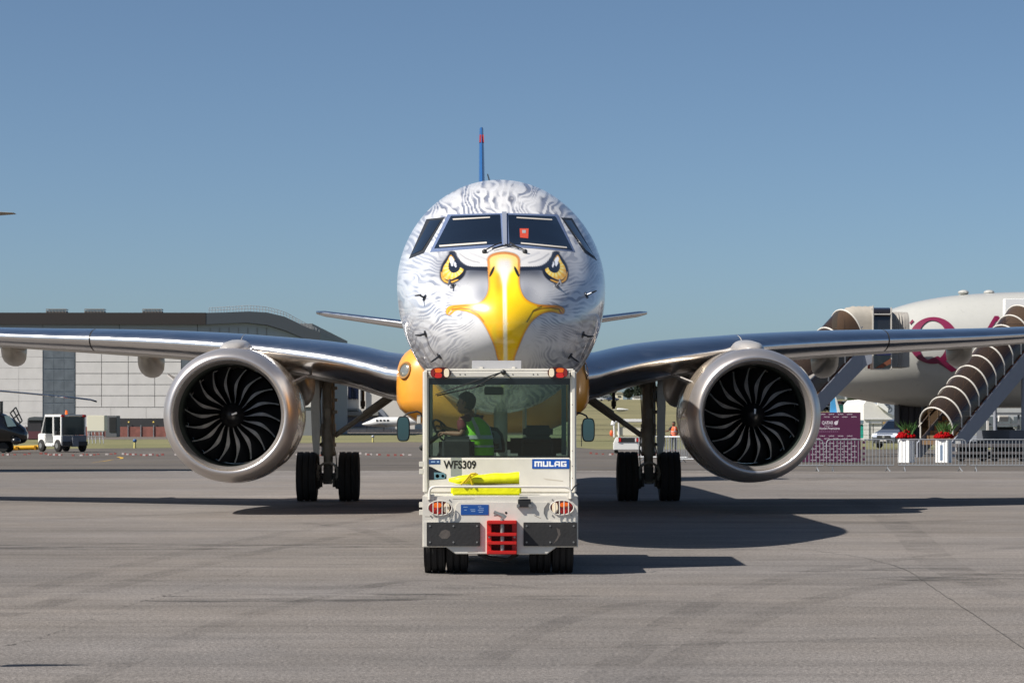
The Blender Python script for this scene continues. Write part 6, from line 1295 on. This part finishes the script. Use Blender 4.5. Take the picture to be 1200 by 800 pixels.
def obox(o, c, a, w, l0, l1, w0, w1, z0, z1): p = [Vector((c.x, c.y, 0)) + a * l + w * ww for l, ww in ((l0, w0), (l1, w0), (l1, w1), (l0, w1))]; o.loft([[v + up * z0 for v in p], [v + up * z1 for v in p]])
obox(b, S2, a, w, 1.5, 7.5, -1.0, 1.0, .45, .75); obox(b, S2, a, w, 4.5, 7.5, -1.0, 1.0, .75, 1.3); b.build('chassis', mat('chassis_grey', (88, 92, 100), .6), t2, bevel=.03)
for l in (2.2, 6.8):
    for s in (-1, 1): c = Vector((S2.x, S2.y, .4)) + a * l + w * s * .95; b = B(); b.cyl(c - w * .12, c + w * .12, .4, n=20); b.build('wheel', TYRE, t2)
b = B(); obox(b, E2, a, w, 0, 2.6, -1.05, 1.05, E2.z - .75, E2.z - .55); obox(b, E2, a, w, .2, 2.4, -.9, .9, .3, .6); b.build('platform', BEAM, t2)
S1 = wpx(936, 470, 117.0); S1 = wpx(934, 452, 117.5)
t1, a, w, up, E1 = stairs('covered boarding stairs leading to the fabric hood at the airliner front door', S1, (.80, .60), 2.75, 3.4, 3, 1.15, .7, 2.05, 'covered stairs at the white airliner')
# fabric hood and windowed cabin at the top of the left stairs
def hood(name, x0, x1, yt, yb, Y0, Y1, m, ruck, parent):
    b = B(); rg = []; n = 14
    for i in range(n + 1):
        u = i / n; x = x0 + (x1 - x0) * u; p = wpx(x, yt, Y0); z1 = p.z; z0 = wpx(x, yb, Y0).z; k = 1 - ruck * (.5 + .5 * math.sin(i * 2.9)); cyy = (Y0 + Y1) / 2; hw = (Y1 - Y0) / 2 * k; r = .75; pts = []
        for q in [math.pi * j / 12 for j in range(13)]: pts.append((p.x, cyy - hw * math.copysign(abs(math.cos(q)) ** .6, math.cos(q)), z1 - r + r * math.sin(q) ** .8 * k))
        rg.append([(p.x, cyy - hw, z0)] + pts + [(p.x, cyy + hw, z0)])
    b.loft(rg, cap=True); return b.build(name, m, parent, smooth=70)
hood('fabric_hood', 1044.5, 1066, 364, 430, 121.0, 123.6, mat('hood_grey_fabric', (150, 146, 140), .8, var=.15, bump=.6, bs=1.6), .05, t1)
cb_ = hood('cabin', 1023, 1045, 359, 432.5, 120.6, 123.4, mat('cabin_dark', (30, 26, 26), .15, coat=1), 0, t1)
b = B(); b.pbox(1022.5, 357.8, 1024, 433, 120.5, .1); b.pbox(1044, 360, 1045.4, 433, 120.5, .1); b.pbox(1024, 431.6, 1045, 433, 120.5, .1); b.pbox(1024, 367.5, 1045, 368.8, 120.5, .1); b.build('cabin_frame', HOOP, cb_, bevel=.01)
b = B(); b.pbox(1027, 409, 1044, 416, 120.45, .05); b.build('blue_panel', mat('panel_navy', (36, 40, 84), .4), cb_, smooth=0); b = B(); b.pprism([(1026, 431), (1044, 420), (1044, 426), (1034, 431)], 120.46, .05); b.build('orange_floor', mat('warm_brown', (120, 70, 48), .6), cb_, smooth=0)
b = B(); b.pbox(1020, 410, 1023.5, 433, 120.7, .1); b.build('white_post', HOOP, cb_); b = B(); b.pbox(1017, 412, 1020, 432, 120.9, .1); b.build('red_post', mat('dull_red', (130, 50, 50), .6), cb_)
# bent fabric elbow between stairs and cabin
b = B(); rg = []; ce = wpx(1000, 420, 120.8)
for i in range(15):
    q = i / 14; x = 974 + 49 * q; yt = 376 - 18.5 * math.sin(min(1, q * 1.7) * math.pi / 2); yb = 400 + 22 * q; ruck = 1 - .035 * (i % 2); z1 = wpx(x, yt, 121).z; z0 = wpx(x, yb, 121).z; X = wpx(x, 0, 121).x
    rg.append([(X, 122 - 1.25 * ruck, z0)] + [(X, 122 - 1.25 * ruck * math.copysign(abs(math.cos(w_)) ** .6, math.cos(w_)), z1 - .9 + .9 * ruck * math.sin(w_) ** .8) for w_ in [math.pi * j / 12 for j in range(13)]] + [(X, 122 + 1.25 * ruck, z0)])
b.loft(rg[4:]); b.build('fabric_elbow', FAB, t1, smooth=70)
b = B(); b.pprism([(955, 455), (1018, 409.5), (1022, 411), (1022, 425), (1008, 432.5), (955, 472)], 118.6, .15); b.build('side_beam', BEAM, t1, smooth=0)
# ================================================================== dollies, van, tent hall, tails
for i, (x0, x1, lab) in enumerate(((1122, 1158, 'dark luggage dolly parked under the covered stairs'), (1162, 1204, 'dark luggage dolly at the right edge behind the last barrier'))):
    Y = 104; t = thing('luggage_dolly', lab, 'dolly', wpx((x0 + x1) / 2, 540, Y), group='dark luggage dollies under the stairs')
    for y0, y1, k in ((520, 524, 0), (529, 532.5, 0), (536, 537.5, 0)): b = B(); b.pbox(x0, y0, x1, y1, Y, 1.5); b.build('deck', mat('dolly_grey', (92, 88, 88), .6, var=.2), t, bevel=.02)
    [B().pbox(x, 520, x + 1.2, 538, Y + .05, .1).build('frame_post', DARK, t) for x in (x0, (x0 + x1) / 2, x1 - 1.2)]; B().pbox(x0 + 2, 524, x1 - 2, 536, Y + 1.2, .1).build('back_panel', DARK, t)
    for x in (x0 + 5, x1 - 5): p = wpx(x, 0, Y); b = B(); b.rev([(.04, -.08), (.2, -.08), (.2, .08), (.04, .08)], (p.x, Y + .2, .2), 'y', 16); b.build('wheel', TYRE, t)
sp_ = thing('sign_post', 'small white notice post between the flower pillar and the dollies', 'post', wpx(1123, 536, 106)); b = B(); b.pbox(1120, 516.5, 1126, 532.5, 106, .1); b.build('plate', HW, sp_, bevel=.01); b = B(); b.pbox(1121, 521, 1124.5, 527, 105.98, .03); b.build('dark_print', DARK, sp_); b = B(); p = wpx(1123, 0, 106.05); b.cyl((p.x, 106.05, 0), (p.x, 106.05, .4), .05, n=8); b.build('stand', GALV, sp_)
mc = thing('ground_power_unit', 'grey ground service machine with frames behind the stairs at right edge', 'machine', wpx(1180, 528, 135)); b = B(); b.pbox(1145, 510, 1210, 524, 135, 3); b.build('body', mat('unit_grey', (120, 124, 132), .5), mc, bevel=.05)
b = B(); [b.pbox(x, 484, x + 2, 512, 135, .2) for x in (1157, 1193, 1210)]; b.pbox(1157, 483, 1212, 486, 134.9, .2); b.pbox(1157, 496, 1212, 498, 134.9, .2); b.build('frame', mat('frame_grey', (108, 112, 118), .5), mc); b = B(); b.pbox(1171, 486.5, 1182, 494, 135.2, .4); b.build('white_box', HW, mc, bevel=.02); B().pbox(1156.5, 493, 1158.8, 511, 134.7, .15).build('white_post', HW, mc); b = B(); b.pbox(1165, 500, 1190, 508, 135.3, .5); b.build('dark_engine', DARK, mc, bevel=.1)
# silver van
vn = thing('parked_van', 'silver people carrier parked behind the left flower pillar', 'van', (wpx(1057, 524, 158).x, 158, 0), R(-38)); VS = mat('van_silver', (92, 99, 112), .3, .4, coat=.8)
b = B(); sec = [(-2.4, .35), (-2.45, .75), (-2.3, 1.0), (-1.45, 1.22), (-.55, 1.8), (0, 1.9), (2.2, 1.88), (2.4, 1.2), (2.4, .35)]; b.prism(sec, lambda x, z, d: (d, x, z), -.92, .92); vb = b.build('body', VS, vn, local=True, bevel=.09, seg=3)
b = B(); b.loft([[(-.78, -1.40, 1.27), (.78, -1.40, 1.27), (.70, -.60, 1.80), (-.70, -.60, 1.80)], [(-.78, -1.36, 1.20), (.78, -1.36, 1.20), (.70, -.56, 1.74), (-.70, -.56, 1.74)]]); b.build('windscreen', PANE, vn, local=True)
for s in (-1, 1):
    b = B(); b.prism([(-1.2, 1.2), (-.45, 1.7), (2.1, 1.72), (2.1, 1.2)], lambda x, z, d: (d, x, z), s * .90, s * .935); b.build('side_windows', PANE, vn, local=True)
    b = B(); b.prism([(-2.42, .78), (-2.3, .98), (-1.95, 1.0), (-2.1, .82)], lambda x, z, d: (d, x, z), s * .58, s * .94); b.build('headlight', mat('headlight', (225, 230, 235), .1, coat=1), vn, local=True, bevel=.02)
    for y in (-1.55, 1.55): b = B(); b.rev([(.1, -.1), (.3, -.11), (.34, 0), (.3, .11), (.1, .1)], (s * .83, y, .34), 'x', 22); b.build('wheel', TYRE, vn, local=True); b = B(); b.rev([(.2, s * .115), (.001, s * .12)], (s * .83, y, .34), 'x', 14); b.build('rim', STEEL, vn, local=True)
b = B(); b.box(-.5, .5, -2.5, -2.42, .66, .86); b.box(-.7, .7, -2.49, -2.42, .4, .55); b.build('grille', DARK, vn, local=True, bevel=.02); b = B(); b.rev([(.001, -.01), (.09, -.01), (.09, .02)], (0, -2.5, .78), 'y', 14); b.build('badge', STEEL, vn, local=True); b = B(); b.box(-.26, .26, -2.52, -2.49, .5, .6); b.build('number_plate', HW, vn, local=True)
# tent hall with pitched roof
Yt = 228.0; te = thing('tent_hall', 'white pitched exhibition tent beyond the purple sign', 'tent', wpx(1035, 516, Yt)); TF = mat('tent_white', (214, 212, 208), .7, var=.05)
b = B(); b.pprism([(1012.3, 516.4), (1012.3, 473), (1017, 467.5), (1026, 472.8), (1038, 482), (1053, 489.4), (1075, 492), (1075, 516.4)], Yt, 14); b.build('hall', TF, te, smooth=0)
b = B(); b.pprism([(1028.4, 470), (1033, 470), (1041, 478.5), (1040.5, 483), (1028.4, 474.5)], Yt - .3, .3); b.build('gable_panel', mat('tent_bright', (232, 232, 230), .6), te, smooth=0)
for x in (1018, 1033): b = B(); b.pbox(x, 492, x + .4, 516.3, Yt - .1, .1); b.build('seam_post', GALV, te, smooth=0)
b = B(); b.pbox(1012.4, 491, 1055, 491.5, Yt - .12, .1); b.pbox(1018, 495.5, 1034, 496, Yt - .12, .1); b.build('rail', GALV, te, smooth=0); b = B(); b.pbox(1035, 494, 1040, 496.5, Yt - .15, .1); b.build('notice', mat('notice_tan', (170, 140, 90), .6), te, smooth=0)
gh = thing('grey_hall', 'blue grey building with large dark letters under the airliner nose', 'building', wpx(1050, 505, 260)); b = B(); b.pbox(1029, 467, 1066, 508, 260, 12); b.build('wall', mat('grey_blue_wall', (138, 146, 158), .6), gh, smooth=0); a_, c_ = wpx(1033.5, 480.5, 260), wpx(1043.5, 473.6, 260); text_part('lettering', 'FD', a_.x, c_.x, a_.z, c_.z, 259.9, mat('letter_slate', (52, 60, 74), .6), gh, .03)
b = B(); b.pbox(1051.5, 472, 1052.3, 507, 259.8, .2); b.build('downpipe', DARK, gh)
b = B(); b.pbox(1068, 486, 1082, 508, 259, 8); b.build('green_annex', mat('annex_teal', (96, 150, 140), .5), gh, smooth=0)
for lab, pts, m, Y in (('blue and white tail fin above the purple sign', [(973, 483), (974, 466), (977, 462.5), (979, 463), (985, 483)], mat('tail_blue', (70, 150, 205), .4, coat=.5), 300), ('dark green tail fin beside the blue one above the purple sign', [(984, 483), (983, 474.5), (989, 474.5), (993, 483)], mat('tail_green', (20, 84, 76), .4, coat=.5), 310)):
    t = thing('airliner_tail', lab, 'tail fin', wpx(980, 512, Y)); b = B(); b.pprism(pts, Y, .5); f_ = b.build('fin', m, t, smooth=0); b = B(); b.pbox(pts[0][0] - 3, 483, pts[0][0] + 12, 491, Y - 1, 3); b.build('rear_fuselage', JW, t, bevel=.2)
    if 'blue and' in lab: b = B(); b.pprism([(978, 463.3), (979, 463), (985, 483), (981, 483)], Y - .02, .54); b.build('white_edge', JW, f_, smooth=0)
tp = thing('teal_cabin', 'narrow teal cabin wall between purple sign and white tent', 'cabin', wpx(1010, 513, 215)); b = B(); b.pbox(1005, 497, 1012, 513.5, 215, 2); b.build('wall', mat('teal_paint', (40, 160, 140), .6), tp, bevel=.03); b = B(); b.pbox(1004.5, 492, 1012.2, 496.8, 214.9, 2.2); b.build('roof', mat('teal_roof_grey', (110, 130, 140), .6), tp, bevel=.03)
fb = thing('far_terminal', 'pale low terminal roofline far beyond the rows of cars', 'building', wpx(990, 470, 900)); b = B()
b = B(); b.box(100, 150, 900, 915, 8, 17); b.build('wall', mat('far_white', (196, 198, 198), .6), fb, smooth=0)
for i in range(8): b = B(); b.box(102 + i * 6, 106.5 + i * 6, 899.6, 900, 11, 14.5); b.build('window', HG, fb, smooth=0)
b = B(); b.box(104, 142, 899.5, 914, 17, 19.5); b.build('roof', mat('far_roof', (150, 154, 158), .6), fb, smooth=0)
# added object out of view, made up to cast the lower left corner shadow
ws = thing('shadow_caster', 'made-up cone on a pole outside the frame, added to cast the corner shadow', 'shadow_caster', (-4.55, 15.7, 0)); b = B(); b.cyl((-4.55, 15.7, 0), (-4.55, 15.7, 1.35), .018, n=8); b.cyl((-4.55, 15.7, 0), (-4.55, 15.7, .04), .16, n=16); b.build('pole', GALV, ws)
b = B(); b.tube([(-4.54, 15.7, 1.27), (-4.40, 15.72, 1.27), (-4.15, 15.74, 1.25), (-3.98, 15.76, 1.235)], [.085, .075, .04, .012], 12); b.build('caster_cone', mat('caster_orange', (226, 100, 40), .7), ws)

wh = thing('low_hall', 'long pale hall standing beyond the machines at the right edge', 'building', wpx(1190, 512, 300)); b = B(); b.pbox(1120, 478, 1300, 513, 300, 20); b.build('wall', mat('pale_hall', (176, 178, 180), .7, var=.15, ns=.3), wh, smooth=0)
for i in range(10): b = B(); b.pbox(1124 + i * 16, 488, 1136 + i * 16, 500, 299.8, .2); b.build('window', HG, wh, smooth=0)
